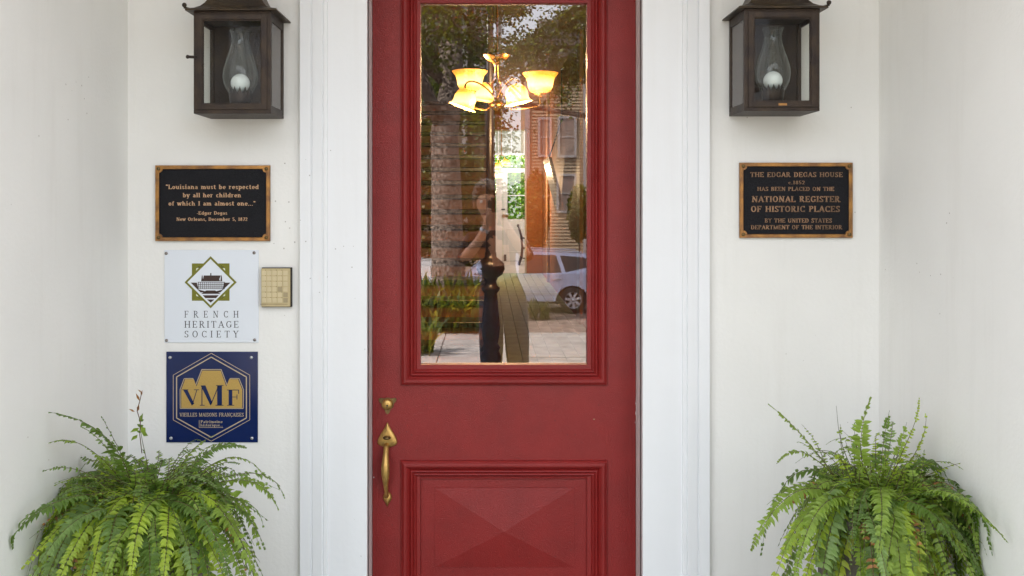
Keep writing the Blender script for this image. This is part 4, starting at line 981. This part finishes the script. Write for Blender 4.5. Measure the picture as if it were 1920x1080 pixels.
# ------------------------------------------------------------------ the street behind the lens (mirrored in the pane)
GZ = -1.1
M['earth'] = mat('brown_earth', (.13, .10, .075), .95, col2=(.24, .17, .13), scale=1.5, bump=.5, bscale=8)  # brown earth, two tones mixed by noise
M['litter'] = mat('leaf_litter', (.34, .24, .20), .9, col2=(.10, .07, .055), scale=7, bump=.8, bscale=14)
M['concrete'] = mat('pale_concrete', (.40, .365, .345), .85, col2=(.28, .255, .24), scale=3, bump=.3, bscale=30)
M['asphalt'] = mat('asphalt', (.07, .065, .06), .9, var=.3, scale=2, bump=.4, bscale=40)
struct('ground', 'earth', (-150, -200, GZ - .3), (150, -1.7, GZ - .02))
struct('ground_under_house', 'earth', (-150, -1.7, GZ - .3), (150, 120, GZ - .021))
def zone(name, m, Z0, Z1, z, x0=-40, x1=40): return struct(name, m, (x0, -(Z1 - D), GZ - .2), (x1, -(Z0 - D), z))
zone('verge', 'litter', 20.0, 24.3, GZ + .0); sw = zone('sidewalk_bed', 'earth', 15.0, 19.999, GZ - .05)
zone('road', 'asphalt', 24.5, 33.5, GZ - .12); zone('kerb', 'concrete', 24.301, 24.499, GZ + .01); zone('far_verge', 'litter', 33.7, 36, GZ); zone('far_kerb', 'concrete', 33.501, 33.699, GZ + .01)
sg = tag(boxo('sidewalk', 'dark', (-14, -(19.9 - D), GZ - .15), (14, -(15.0 - D), GZ - .03)), kind='structure')
rng = random.Random(5)
for i in range(-5, 9):
    for j in range(3):
        x = -.9 + i * 1.55 + (0 if j < 2 else .0); z0 = 15.05 + j * 1.62
        o = MB().box((x + .01, -(z0 + 1.60 - D), GZ - .06), (x + 1.54, -(z0 - D), GZ + .01 + rng.uniform(-.006, .006))).build('paving_slab', 'concrete', sg)
struct('garden_path', 'concrete', (-.9, -11.78, GZ - .1), (1.5, -6.0, GZ + .005))
# porch steps
for i in range(6): tag(struct('porch_step', 'concrete', (-1.6, -4.96 - (i + 1) * .3, GZ - .1), (1.8, -4.96 - i * .3, -.18 - i * .17)), None)
for o in bpy.data.objects:
    if o.name.startswith('porch_step'): pass
BARK = mat('oak_bark', (.27, .215, .18), .95, col2=(.03, .022, .018), scale=16, bump=1.0, bscale=18)
OAK = [leaf_mat('oak_leaf_dark', (.045, .07, .018), .25, .4, 3), leaf_mat('oak_leaf', (.07, .10, .022), .3, .4, 3), leaf_mat('oak_leaf_pale', (.16, .18, .03), .4, .3, 3)]  # dark, middle and pale leaf tones dealt out evenly through the foliage
def tree(name, label, base, hgt, rad, limbs, masses, seed, size=.095):
    rng = random.Random(seed)
    t = thing(name, label, 'tree', base, 'trees along the street'); off = -Vector(base)
    b = Vector(base); m = MB()
    P = [b + Vector((rng.uniform(-.04, .04) * i, rng.uniform(-.04, .04) * i, hgt * i / 6)) for i in range(7)]
    m.tube(P, [rad * (1.25 if i == 0 else 1.0 - .06 * i) for i in range(7)], 18); m.build('trunk', BARK, t, off)
    for (dx_, dy_, dz_) in limbs:
        s_ = P[rng.randint(4, 6)]; e = s_ + Vector((dx_, dy_, dz_)); mid = (s_ + e) / 2 + Vector((rng.uniform(-.4, .4), 0, rng.uniform(.2, .8)))
        q = MB().tube([s_, mid, e], [rad * .42, rad * .25, rad * .08], 8)
        for _ in range(5):
            u = rng.uniform(.4, 1); w_ = mid.lerp(e, u); q.tube([w_, w_ + Vector((rng.uniform(-1.4, 1.4), rng.uniform(-1, 1), rng.uniform(-.5, 1.2)))], [.045, .012], 5)
        q.build('limb', BARK, t, off)
    for (c, r_, n, cl) in masses:
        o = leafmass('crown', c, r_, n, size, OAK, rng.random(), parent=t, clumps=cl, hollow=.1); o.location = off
    return t
bA = back(842, 607, 21.4)
tree('oak_tree', 'large oak with rough speckled bark mirrored in the left of the door glass', (bA.x, bA.y, GZ), 6.6, .42, [(-3, 1, 2), (-1.8, -1, 2.6), (.6, -2, 3), (-1.5, 2, 3)],
     [((bA.x - 1.6, bA.y - .5, 6.0), (3.6, 2.2, 2.4), 17000, 60), ((bA.x + .8, bA.y - 3.5, 7.4), (1.4, 1.2, .9), 3000, 14)], 31)
bB = back(1170, 600, 22.5)
tree('oak_tree', 'oak with spreading limbs mirrored at the right edge of the door glass', (bB.x + 1.2, bB.y, GZ), 5.4, .32, [(-4, 0, 1.6), (-3, 1, 3), (2, 0, 2), (-1.5, -2, 2.5)],
     [((bB.x - .8, bB.y, 5.7), (2.9, 2.0, 1.9), 19000, 60)], 32)
bC = back(930, 560, 35)
tree('street_tree', 'dark tree beyond the road mirrored behind the oak trunk', (bC.x - 2.2, bC.y, GZ), 4.2, .24, [(-2, 0, 2), (2, 0, 2), (0, 1, 2)],
     [((bC.x - 2.2, bC.y, 4.2), (3.2, 1.6, 3.0), 15000, 60)], 33, .15)
# pole between street and house
pl = thing('utility_pole', 'slim dark utility pole mirrored above the newel post', 'utility pole', (back(917, 0, 30).x, -26.8, GZ))
MB().tube([(0, 0, 0), (0, 0, 11)], [.17, .13], 12).build('pole', 'newel', pl); MB().tube([(-.45, 0, 7.2), (.45, 0, 7.2)], .05, 8).build('crossarm', 'newel', pl)
for sx in (-.4, .4): MB().lathe([(.04, 0), (.10, .05), (.04, .12), (.07, .16), (.01, .2)], (sx, 0, 7.25), 10).build('insulator', 'globe', pl)
# opposite house
HXa, HXb, HY, HZT = 1.74, 9.6, -(43 - D), 9.0
M['siding'] = mat('tan_siding', (.30, .23, .15), .7, var=.12, scale=3)
M['sidingtrim'] = mat('white_house_trim', (.32, .30, .30), .6)
M['winglass'] = mat('house_window_glass', (.22, .17, .15), .15)
M['shingle'] = mat('grey_shingles', (.10, .09, .09), .9, var=.3, scale=12)
hs_ = thing('clapboard_house', 'tan clapboard house across the street mirrored in the right of the glass', 'house', ((HXa + HXb) / 2, HY, GZ)); off = -hs_.location
boxo('wall', 'siding', (HXa, HY - 6, GZ - .02), (HXb, HY - .03, HZT), hs_).location = off
bd_ = MB(); z = GZ + .3
while z < HZT - .1:
    bd_.add([(HXa, HY - .03, z), (HXb, HY - .03, z), (HXb, HY + .02, z), (HXa, HY + .02, z), (HXa, HY - .025, z + .145), (HXb, HY - .025, z + .145)], [(0, 1, 2, 3), (3, 2, 5, 4)]); z += .15
o = bd_.build('clapboards', 'siding', hs_, off); o['kind'] = 'stuff'
rf = MB(); rf.prism([(HXa - .5, HZT), (HXb + .5, HZT), ((HXa + HXb) / 2, HZT + 3)], HY + .5, HY - 6.5); rf.build('roof', 'shingle', hs_, off)
Zh = 43 - .05
for (pl_, pr_, pt_, pb2) in ((1013, 1030, 224, 290), (1050, 1077, 222, 291), (1048, 1077, 330, 395), (1013, 1031, 40, 130), (1050, 1078, 35, 130), (1120, 1140, 222, 291)):
    a_ = back(pl_, pb2, Zh); b_ = back(pr_, pt_, Zh)
    f_ = MB(); wv_ = .11
    f_.box((a_.x - wv_, HY, a_.z - wv_), (a_.x, HY + .07, b_.z + wv_)); f_.box((b_.x, HY, a_.z - wv_), (b_.x + wv_, HY + .07, b_.z + wv_)); f_.box((a_.x, HY, b_.z), (b_.x, HY + .07, b_.z + wv_)); f_.box((a_.x, HY, a_.z - wv_), (b_.x, HY + .10, a_.z))
    f_.box((a_.x, HY, (a_.z + b_.z) / 2 - .03), (b_.x, HY + .05, (a_.z + b_.z) / 2 + .03)); wn = f_.build('window', 'sidingtrim', hs_, off)
    boxo('pane', 'winglass', (a_.x, HY - .01, a_.z), (b_.x, HY + .025, b_.z), wn)
for pxa in (1094,): 
    a_ = back(pxa, 440, Zh); boxo('corner_board', 'sidingtrim', (a_.x, HY, GZ), (a_.x + .22, HY + .06, HZT), hs_).location = off
boxo('corner_board', 'sidingtrim', (HXa - .02, HY - .03, GZ), (HXa + .2, HY + .06, HZT), hs_).location = off
for lb, pxc, pyt, pyb, hw, mts in (('dark shrub mirrored at the left corner of the tan house', 1007, 318, 478, .50, OAK), ('lighter leafy shrub mirrored under the window of the tan house', 1086, 345, 455, .42, OAK[1:])):
    c_ = back(pxc, (pyt + pyb) / 2, 37); sh_ = thing('shrub', lb, 'shrub', (c_.x, c_.y, GZ)); hh_ = (pyb - pyt) / 2 * 37 / F
    o = leafmass('foliage', tuple(c_), (hw, .5, hh_), 3800, .15, mts, pxc, 0, parent=sh_); o.location = -sh_.location; o['kind'] = 'stuff'
    MB().tube([(0, 0, 0), (.05, 0, c_.z - GZ)], [.06, .02], 6).build('stem', BARK, sh_)
# pale gallery house on the left
h2 = thing('gallery_house', 'pale two storey house mirrored at the top left of the glass', 'house', (-4.5, -47, GZ)); off = -h2.location
boxo('wall', mat('ochre_stucco', (.15, .11, .08), .8, var=.3, scale=2), (-9, -53, GZ - .02), (.3, -47, 13), h2).location = off
for px_ in (866, 930): a_ = back(px_, 0, 50.1); boxo('column', 'sidingtrim', (a_.x, -46.99, GZ), (a_.x + .3, -46.7, 12.4), h2).location = off
a_ = back(878, 52, 50.1); b_ = back(925, 0, 50.1); boxo('white_panel', 'sidingtrim', (a_.x + .3, -46.99, a_.z), (b_.x, -46.93, 12.4), h2).location = off
boxo('roof', 'shingle', (-9.5, -53.5, 13), (.5, -46, 13.4), h2).location = off

# cars
M['silver'] = mat('silver_car_paint', (.50, .55, .76), .3, .15, coat=.6); M['whitecar'] = mat('white_car_paint', (.78, .78, .80), .25, coat=.6)
M['carglass'] = mat('car_window_glass', (.03, .022, .02), .08); M['tyre'] = mat('tyre_rubber', (.02, .02, .02), .8); M['rim'] = mat('alloy_rim', (.60, .60, .66), .3, .6)
M['tail'] = mat('tail_lamp_red', (.35, .01, .01), .2); M['head'] = mat('head_lamp', (.7, .7, .72), .1)
def car(name, label, loc, paint, L=4.65, Hc=1.66, suv=True, group=None):
    t = thing(name, label, 'car', loc, group)
    W2 = .90; hb = .94 if suv else .86
    lower = [(-L / 2, .45), (-L / 2 + .04, .68), (-L / 2 + .18, .82), (-L / 2 + .95, hb), (L / 2 - .12, hb + .10), (L / 2 - .02, .80), (L / 2, .50), (L / 2 - .06, .32)]
    wheels = (-L / 2 + .88, L / 2 - .92); wr = .345
    bot = []
    for wx_ in reversed(wheels):
        for k in range(9):
            a = pi * k / 8; bot.append((wx_ + .43 * cos(a), .32 + .40 * sin(a)))
    poly = lower + bot + [(-L / 2 + .05, .32)]
    def loft(poly, secs, m, nm):
        mb = MB(); n = len(poly); vs = []
        for yy, sc_, dz_ in secs: vs += [(x * sc_, yy, z + dz_) for x, z in poly]
        mb.add(vs, [(l * n + i, l * n + (i + 1) % n, (l + 1) * n + (i + 1) % n, (l + 1) * n + i) for l in range(len(secs) - 1) for i in range(n)])
        bm = bmesh.new(); me = None
        o = mb.build(nm, m, t, recalc=False)
        bm.from_mesh(o.data); bm.verts.ensure_lookup_table()
        from mathutils.geometry import tessellate_polygon
        tr_ = tessellate_polygon([[Vector((x, z, 0)) for x, z in poly]])
        for base in (0, (len(secs) - 1) * n):
            for q_ in tr_: bm.faces.new([bm.verts[base + i] for i in q_])
        bmesh.ops.recalc_face_normals(bm, faces=bm.faces); bm.to_mesh(o.data); bm.free()
        return o
    loft(poly, [(-W2, .985, -.0), (-W2 + .06, 1, 0), (W2 - .06, 1, 0), (W2, .985, 0)], paint, 'body')
    boxo('underbody', 'tyre', (-L / 2 + .2, -W2 + .12, .24), (L / 2 - .2, W2 - .12, .8), t)
    # greenhouse
    gp_ = [(-L / 2 + .95, hb - .02), (-L / 2 + 1.65, Hc - .06), (-L / 2 + 1.95, Hc - .005), (.6, Hc), (L / 2 - .62, Hc - .06), (L / 2 - .40, Hc - .12), (L / 2 - .10, hb + .09)]
    if not suv: gp_ = [(-L / 2 + 1.05, hb - .02), (-L / 2 + 1.80, Hc - .05), (-.1, Hc), (.7, Hc - .03), (L / 2 - .55, hb + .08)]
    mb = MB(); n = len(gp_)
    def yw(z, s): return s * (W2 - .03 - .17 * (z - hb) / (Hc - hb))
    vs = [(x, yw(z, -1), z) for x, z in gp_] + [(x, yw(z, 1), z) for x, z in gp_]
    mb.add(vs, [tuple(range(n)), tuple(range(2 * n - 1, n - 1, -1))] + [(i, (i + 1) % n, (i + 1) % n + n, i + n) for i in range(n)]); mb.build('cabin', paint, t)
    # side windows, proud dark panes
    top = Hc - .10
    wins = [[(-L / 2 + 1.20, hb + .05), (-L / 2 + 1.74, top), (-.05, top + .03), (-.05, hb + .07)], [(.03, hb + .07), (.03, top + .03), (.98, top + .01), (1.12, hb + .10)], [(1.22, hb + .11), (1.08, top + .005), (L / 2 - .62, top - .05), (L / 2 - .40, hb + .26)]]
    if not suv: wins = wins[:1] + [[(.03, hb + .07), (.03, top + .03), (.65, top), (L / 2 - .95, hb + .12)]]
    for s in (-1, 1):
        for wv_ in wins:
            q = MB(); v = [(x, yw(z, s) + s * .004, z) for x, z in wv_]; v2 = [(x, yw(z, s) - s * .03, z) for x, z in wv_]
            q.add(v + v2, [(0, 1, 2, 3), (0, 4, 5, 1), (1, 5, 6, 2), (2, 6, 7, 3), (3, 7, 4, 0)]); q.build('side_window', 'carglass', t)
        for hx in (-.15, .98):
            q = MB(); q.tube([(hx - .12, s * (W2 + .012), hb - .07), (hx, s * (W2 + .03), hb - .06), (hx + .12, s * (W2 + .012), hb - .06)], .018, 6); q.build('door_handle', 'rim', t)
        q = MB(); q.tube([(-L / 2 + 1.8, s * .66, Hc + .0), (-.2, s * .68, Hc + .055), (L / 2 - .7, s * .66, Hc - .02)], .018, 6); q.build('roof_rail', 'rim', t)
        for x0_, x1_ in ((-1.0, -.1), (.0, 1.0)): boxo('side_moulding', 'rim', (x0_, s * W2, .50), (x1_, s * (W2 + .012), .53), t)
        q = MB(); q.ball((-L / 2 + 1.35, s * (W2 + .1), hb + .12), .11, 8, 0, (.8, 1, .7)); q.build('side_mirror', paint, t)
        boxo('tail_lamp', 'tail', (L / 2 - .16, s * (W2 - .25), hb - .2), (L / 2 + .005, s * (W2 + .003), hb + .05), t)
        boxo('headlight', 'head', (-L / 2 - .0, s * (W2 - .4), .66), (-L / 2 + .30, s * (W2 - .01), .80), t)
        for wx_ in wheels:
            wl = bpy.data.objects.new('wheel', None); COL.objects.link(wl); wl.parent = t; wl.location = (wx_, s * (W2 - .12), wr)
            rx = Matrix.Rotation(R(90), 3, 'X')
            MB().lathe([(.215, -.11), (.30, -.115), (.34, -.09), (wr, -.03), (wr, .03), (.34, .09), (.30, .115), (.215, .11)], (0, 0, 0), 32, 0, rx).build('tyre', 'tyre', wl)
            rm = MB(); rm.lathe([(.218, .08 * -1), (.218, .10), (.200, .105), (.196, .06), (.19, -.02)], (0, 0, 0), 32, 0, rx if s < 0 else Matrix.Rotation(R(-90), 3, 'X'))
            for k in range(7):
                a = 2 * pi * k / 7 + .3; u = Vector((cos(a), 0, sin(a))); v = Vector((-sin(a), 0, cos(a)))
                p = [u * .03 + v * .026, u * .03 - v * .026, u * .205 - v * .034, u * .205 + v * .034]
                yy = Vector((0, s * .085, 0)); y2 = Vector((0, s * .045, 0)); rm.add([q_ + yy for q_ in p] + [q_ + y2 for q_ in p], FC)
            rm.lathe([(.001, .1), (.045, .095), (.05, .05)], (0, 0, 0), 16, 0, rx if s < 0 else Matrix.Rotation(R(-90), 3, 'X')); rm.build('rim', 'rim', wl)
    return t
cl_ = back(1075, 591, 23.4)
car('parked_car', 'silver wagon with alloy wheel mirrored in the lower right of the glass', (cl_.x - (4.65 / 2 - .92), -(23.4 - D) - .9, GZ + .001), 'silver', Hc=1.57, group='cars parked in the street')
c2l = back(818, 500, 33)
car('parked_car', 'white car with sloping rear mirrored at the left edge of the glass', (c2l.x - 4.5 / 2 + .1, -(32 - D) - .6, GZ - .119), 'whitecar', 4.5, 1.50, False, group='cars parked in the street')
# leafy bed of cast iron plants
PLM = [leaf_mat('strap_leaf', (.14, .17, .02), .4, .5, 5), leaf_mat('strap_leaf_dark', (.05, .09, .02), .3, .4, 5), leaf_mat('strap_leaf_yellow', (.30, .27, .04), .4, .4, 5)]
ORD = ['leftmost', 'second', 'third', 'fourth', 'fifth', 'sixth', 'seventh']
def strapplant(x, y, h_, n, rng, lab):
    t = thing('cast_iron_plant', lab, 'plant', (x, y, GZ), 'leafy clumps beside the sidewalk')
    for mi in range(3):
        m = MB()
        for i in range(n if mi < 2 else n // 2):
            a = rng.uniform(0, 6.28); ln = h_ * rng.uniform(.6, 1.1); lean = rng.uniform(.1, .9); u = Vector((cos(a), sin(a), 0)); sd_ = Vector((-sin(a), cos(a), 0)); b = Vector((rng.uniform(-.25, .25), rng.uniform(-.2, .2), 0)); wd = rng.uniform(.035, .06)
            pts = [b + u * ln * lean * (t_ ** 1.6) * .8 + Vector((0, 0, ln * (t_ - .45 * lean * t_ ** 3))) for t_ in (0, .3, .6, .85, 1)]
            vs = []
            for p, w_ in zip(pts, (.2, .8, 1, .6, .05)): vs += [p + sd_ * wd * w_, p - sd_ * wd * w_]
            m.add(vs, [(2 * i_, 2 * i_ + 1, 2 * i_ + 3, 2 * i_ + 2) for i_ in range(4)])
        m.build('leaves', PLM[mi], t, recalc=False)['kind'] = 'stuff'
    return t
rng = random.Random(9)
for i, px_ in enumerate((772, 792, 812, 832, 852, 872, 888)):
    for Zp, row in ((19.95, 'front'), (21.0, 'middle'), (22.2, 'back')):
        p = back(px_ + rng.uniform(-5, 5), 0, Zp); strapplant(p.x, p.y, 1.0 if Zp < 20.5 else 1.3, 14, rng, 'yellow green strap leaf clump, ' + ORD[i] + ' from the left in the ' + row + ' row of the bed')
for px_, Zp, hh in ((783, 17.0, .8), (1012, 22.3, .55), (790, 17.3, .8)):
    p = back(px_, 0, Zp); strapplant(p.x, p.y, hh, 14, rng, {783: 'low strap leaf clump beside the sidewalk at the bottom left corner of the glass', 1012: 'small strap leaf clump beside the silver car', 790: 'strap leaf clump just behind the bottom left one'}[px_])
# hedge across the road
hg = thing('far_hedge', 'dark leafy hedge mirrored behind the oak trunk', 'hedge', (-6, -33, GZ)); off = -hg.location
o = leafmass('foliage', (-5.5, -33, 1.2), (7.4, .9, 2.6), 15000, .22, OAK, 77, 0, parent=hg); o.location = off; o['kind'] = 'stuff'
tag(MB().add([(-60, -75, -2), (60, -75, -2), (60, -75, 6), (-60, -75, 7)], [(0, 1, 2, 3)]).build('distant_treeline', OAK[0]), kind='structure') if False else None

# ------------------------------------------------------------------ the photographer
SKIN = mat('skin', (.66, .36, .24), .5, var=.1, scale=20); SHIRT = mat('dark_shirt', (.030, .026, .034), .85, var=.3, scale=20); JEANS = mat('blue_jeans', (.055, .065, .10), .85, var=.45, scale=30); HAIR = mat('grey_curly_hair', (.34, .32, .30), .8, var=.6, scale=60); SHOE = mat('dark_shoes', (.02, .02, .02), .5)
pn = thing('person', 'photographer in dark shirt and jeans holding a camera, mirrored in the glass', 'person', (.10, -3.45, 0))
def skin(name, nodes, edges, mats, matf, sub=2, root=0):
    me = bpy.data.meshes.new(name + '_cage'); bm = bmesh.new(); lay = bm.verts.layers.skin.verify(); vs = []
    for (p, r_) in nodes:
        v = bm.verts.new(p); v[lay].radius = (r_ if isinstance(r_, tuple) else (r_, r_)); vs.append(v)
    vs[root][lay].use_root = True
    for a, b in edges: bm.edges.new((vs[a], vs[b]))
    bm.to_mesh(me); bm.free()
    o = bpy.data.objects.new(name + '_cage', me); COL.objects.link(o)
    sk = o.modifiers.new('skin', 'SKIN'); sk.use_smooth_shade = True; sk.branch_smoothing = .6
    ss = o.modifiers.new('sub', 'SUBSURF'); ss.levels = sub; ss.render_levels = sub
    dg = bpy.context.evaluated_depsgraph_get(); ev = o.evaluated_get(dg); nm = bpy.data.meshes.new_from_object(ev); nm.name = name
    bpy.data.objects.remove(o)
    for m in mats: nm.materials.append(m)
    for p in nm.polygons: p.material_index = matf(p.center); p.use_smooth = True
    r_ = bpy.data.objects.new(name, nm); COL.objects.link(r_); r_.parent = pn; r_.location = -pn.location; return r_
Yp = -3.45
N = [((.10, Yp, .98), .155), ((.09, Yp + .01, 1.14), .14), ((.07, Yp + .01, 1.30), (.165, .12)), ((.045, Yp, 1.43), (.15, .10)), ((.03, Yp + .01, 1.51), .058), ((.02, Yp + .045, 1.58), .062), ((-.012, Yp + .055, 1.66), .088), ((-.012, Yp + .045, 1.74), .080),
     ((-.12, Yp, 1.43), .062), ((-.19, Yp + .05, 1.24), .050), ((-.06, Yp + .17, 1.40), .036), ((-.005, Yp + .19, 1.52), .027), ((.0, Yp + .20, 1.58), .034),
     ((.20, Yp, 1.43), .062), ((.30, Yp + .04, 1.26), .050), ((.18, Yp + .17, 1.42), .036), ((.10, Yp + .20, 1.56), .027), ((.085, Yp + .205, 1.62), .034),
     ((.02, Yp, .90), .118), ((.025, Yp + .02, .50), .085), ((-.01, Yp, .10), .048), ((-.01, Yp + .15, .045), .042),
     ((.20, Yp, .90), .118), ((.215, Yp + .02, .50), .085), ((.26, Yp, .10), .048), ((.27, Yp + .15, .045), .042)]
E = [(0, 1), (1, 2), (2, 3), (3, 4), (4, 5), (5, 6), (6, 7), (3, 8), (8, 9), (9, 10), (10, 11), (11, 12), (3, 13), (13, 14), (14, 15), (15, 16), (16, 17), (0, 18), (18, 19), (19, 20), (20, 21), (0, 22), (22, 23), (23, 24), (24, 25)]
def bmf(c):
    if c.z > 1.47 and abs(c.x - .03) < .12 and c.y < Yp + .14: return 0
    if c.y > Yp + .095 and c.z > 1.2: return 0
    if c.z > .99: return 1
    if c.z > .085: return 2
    return 3
skin('body', N, E, [SKIN, SHIRT, JEANS, SHOE], bmf)
hr = MB(); rg = random.Random(4)
for i in range(240):
    a = rg.uniform(0, 6.28); e_ = rg.uniform(-.25, 1.5); d = Vector((cos(a) * cos(e_), sin(a) * cos(e_), sin(e_)))
    if d.y > .45 and d.z < .55: continue
    hr.ball(Vector((-.012, Yp + .04, 1.71)) + Vector((d.x * .088, d.y * .098, d.z * .115)), rg.uniform(.012, .022), 5)
hr.build('hair', HAIR, pn, -pn.location)
fc = MB(); fc.ball((-.012, Yp + .148, 1.635), .017, 8, 0, (.8, 1.3, 1.2)); fc.ball((-.099, Yp + .04, 1.655), .022, 8, 0, (.4, .8, 1.3)); fc.ball((.075, Yp + .04, 1.655), .022, 8, 0, (.4, .8, 1.3)); fc.build('nose_and_ears', SKIN, pn, -pn.location)
for ex in (-.047, .023): MB().ball((ex, Yp + .128, 1.675), .012, 8).build('eye', 'globe', pn, -pn.location)
MB().ball((-.013, Yp + .135, 1.590), .02, 8, 0, (1.1, .4, .35)).build('mouth', mat('lips', (.25, .08, .07), .5), pn, -pn.location)
wt = MB(); wt.lathe([(.032, -.012), (.034, -.010), (.034, .010), (.032, .012)], (0, 0, 0), 16, 0, Vector((.055, .02, .12)).to_track_quat('Z', 'Y').to_matrix()); wt.v = [(x - .025, y + Yp + .18, z + 1.475) for x, y, z in wt.v]; wt.build('wristwatch', 'rim', pn, -pn.location)
# fingers round the camera
for hx, sgn, hz in ((0.0, -1, 1.60), (.088, 1, 1.63)):
    for k in range(4):
        z = hz - .012 + k * .017 - (0.02 if sgn < 0 else 0); b = Vector((hx + sgn * .004, Yp + .195, z)); L_ = (.8, 1, 1.05, .9)[k]
        mid = b + Vector((sgn * -.0, .035 * L_, .004)); tip = mid + Vector((-sgn * .028 * L_, .018, 0))
        m = MB().tube([b, b.lerp(mid, .6), mid, mid.lerp(tip, .6), tip], [.0095, .009, .009, .008, .006], 8); m.build('finger', SKIN, pn, -pn.location)
    m = MB().tube([Vector((hx, Yp + .19, hz - .02)), Vector((hx - sgn * .02, Yp + .165, hz - .03)), Vector((hx - sgn * .035, Yp + .16, hz - .02))], [.011, .010, .008], 8); m.build('thumb', SKIN, pn, -pn.location)
cmr = thing('handheld_camera', 'black camera raised to the face of the mirrored photographer', 'camera', (.045, -3.26, 1.60)); off = -cmr.location
MB().box((.0, -3.275, 1.60), (.115, -3.225, 1.685)).build('camera_body', 'tyre', cmr, off, bevel=.008)
MB().box((.02, -3.27, 1.685), (.07, -3.235, 1.705)).build('viewfinder', 'tyre', cmr, off, bevel=.005)
MB().lathe([(.034, 0), (.036, .008), (.033, .012)], (.045, -3.225, 1.64), 24, 0, Matrix.Rotation(R(-90), 3, 'X')).build('lens', 'tyre', cmr, off)
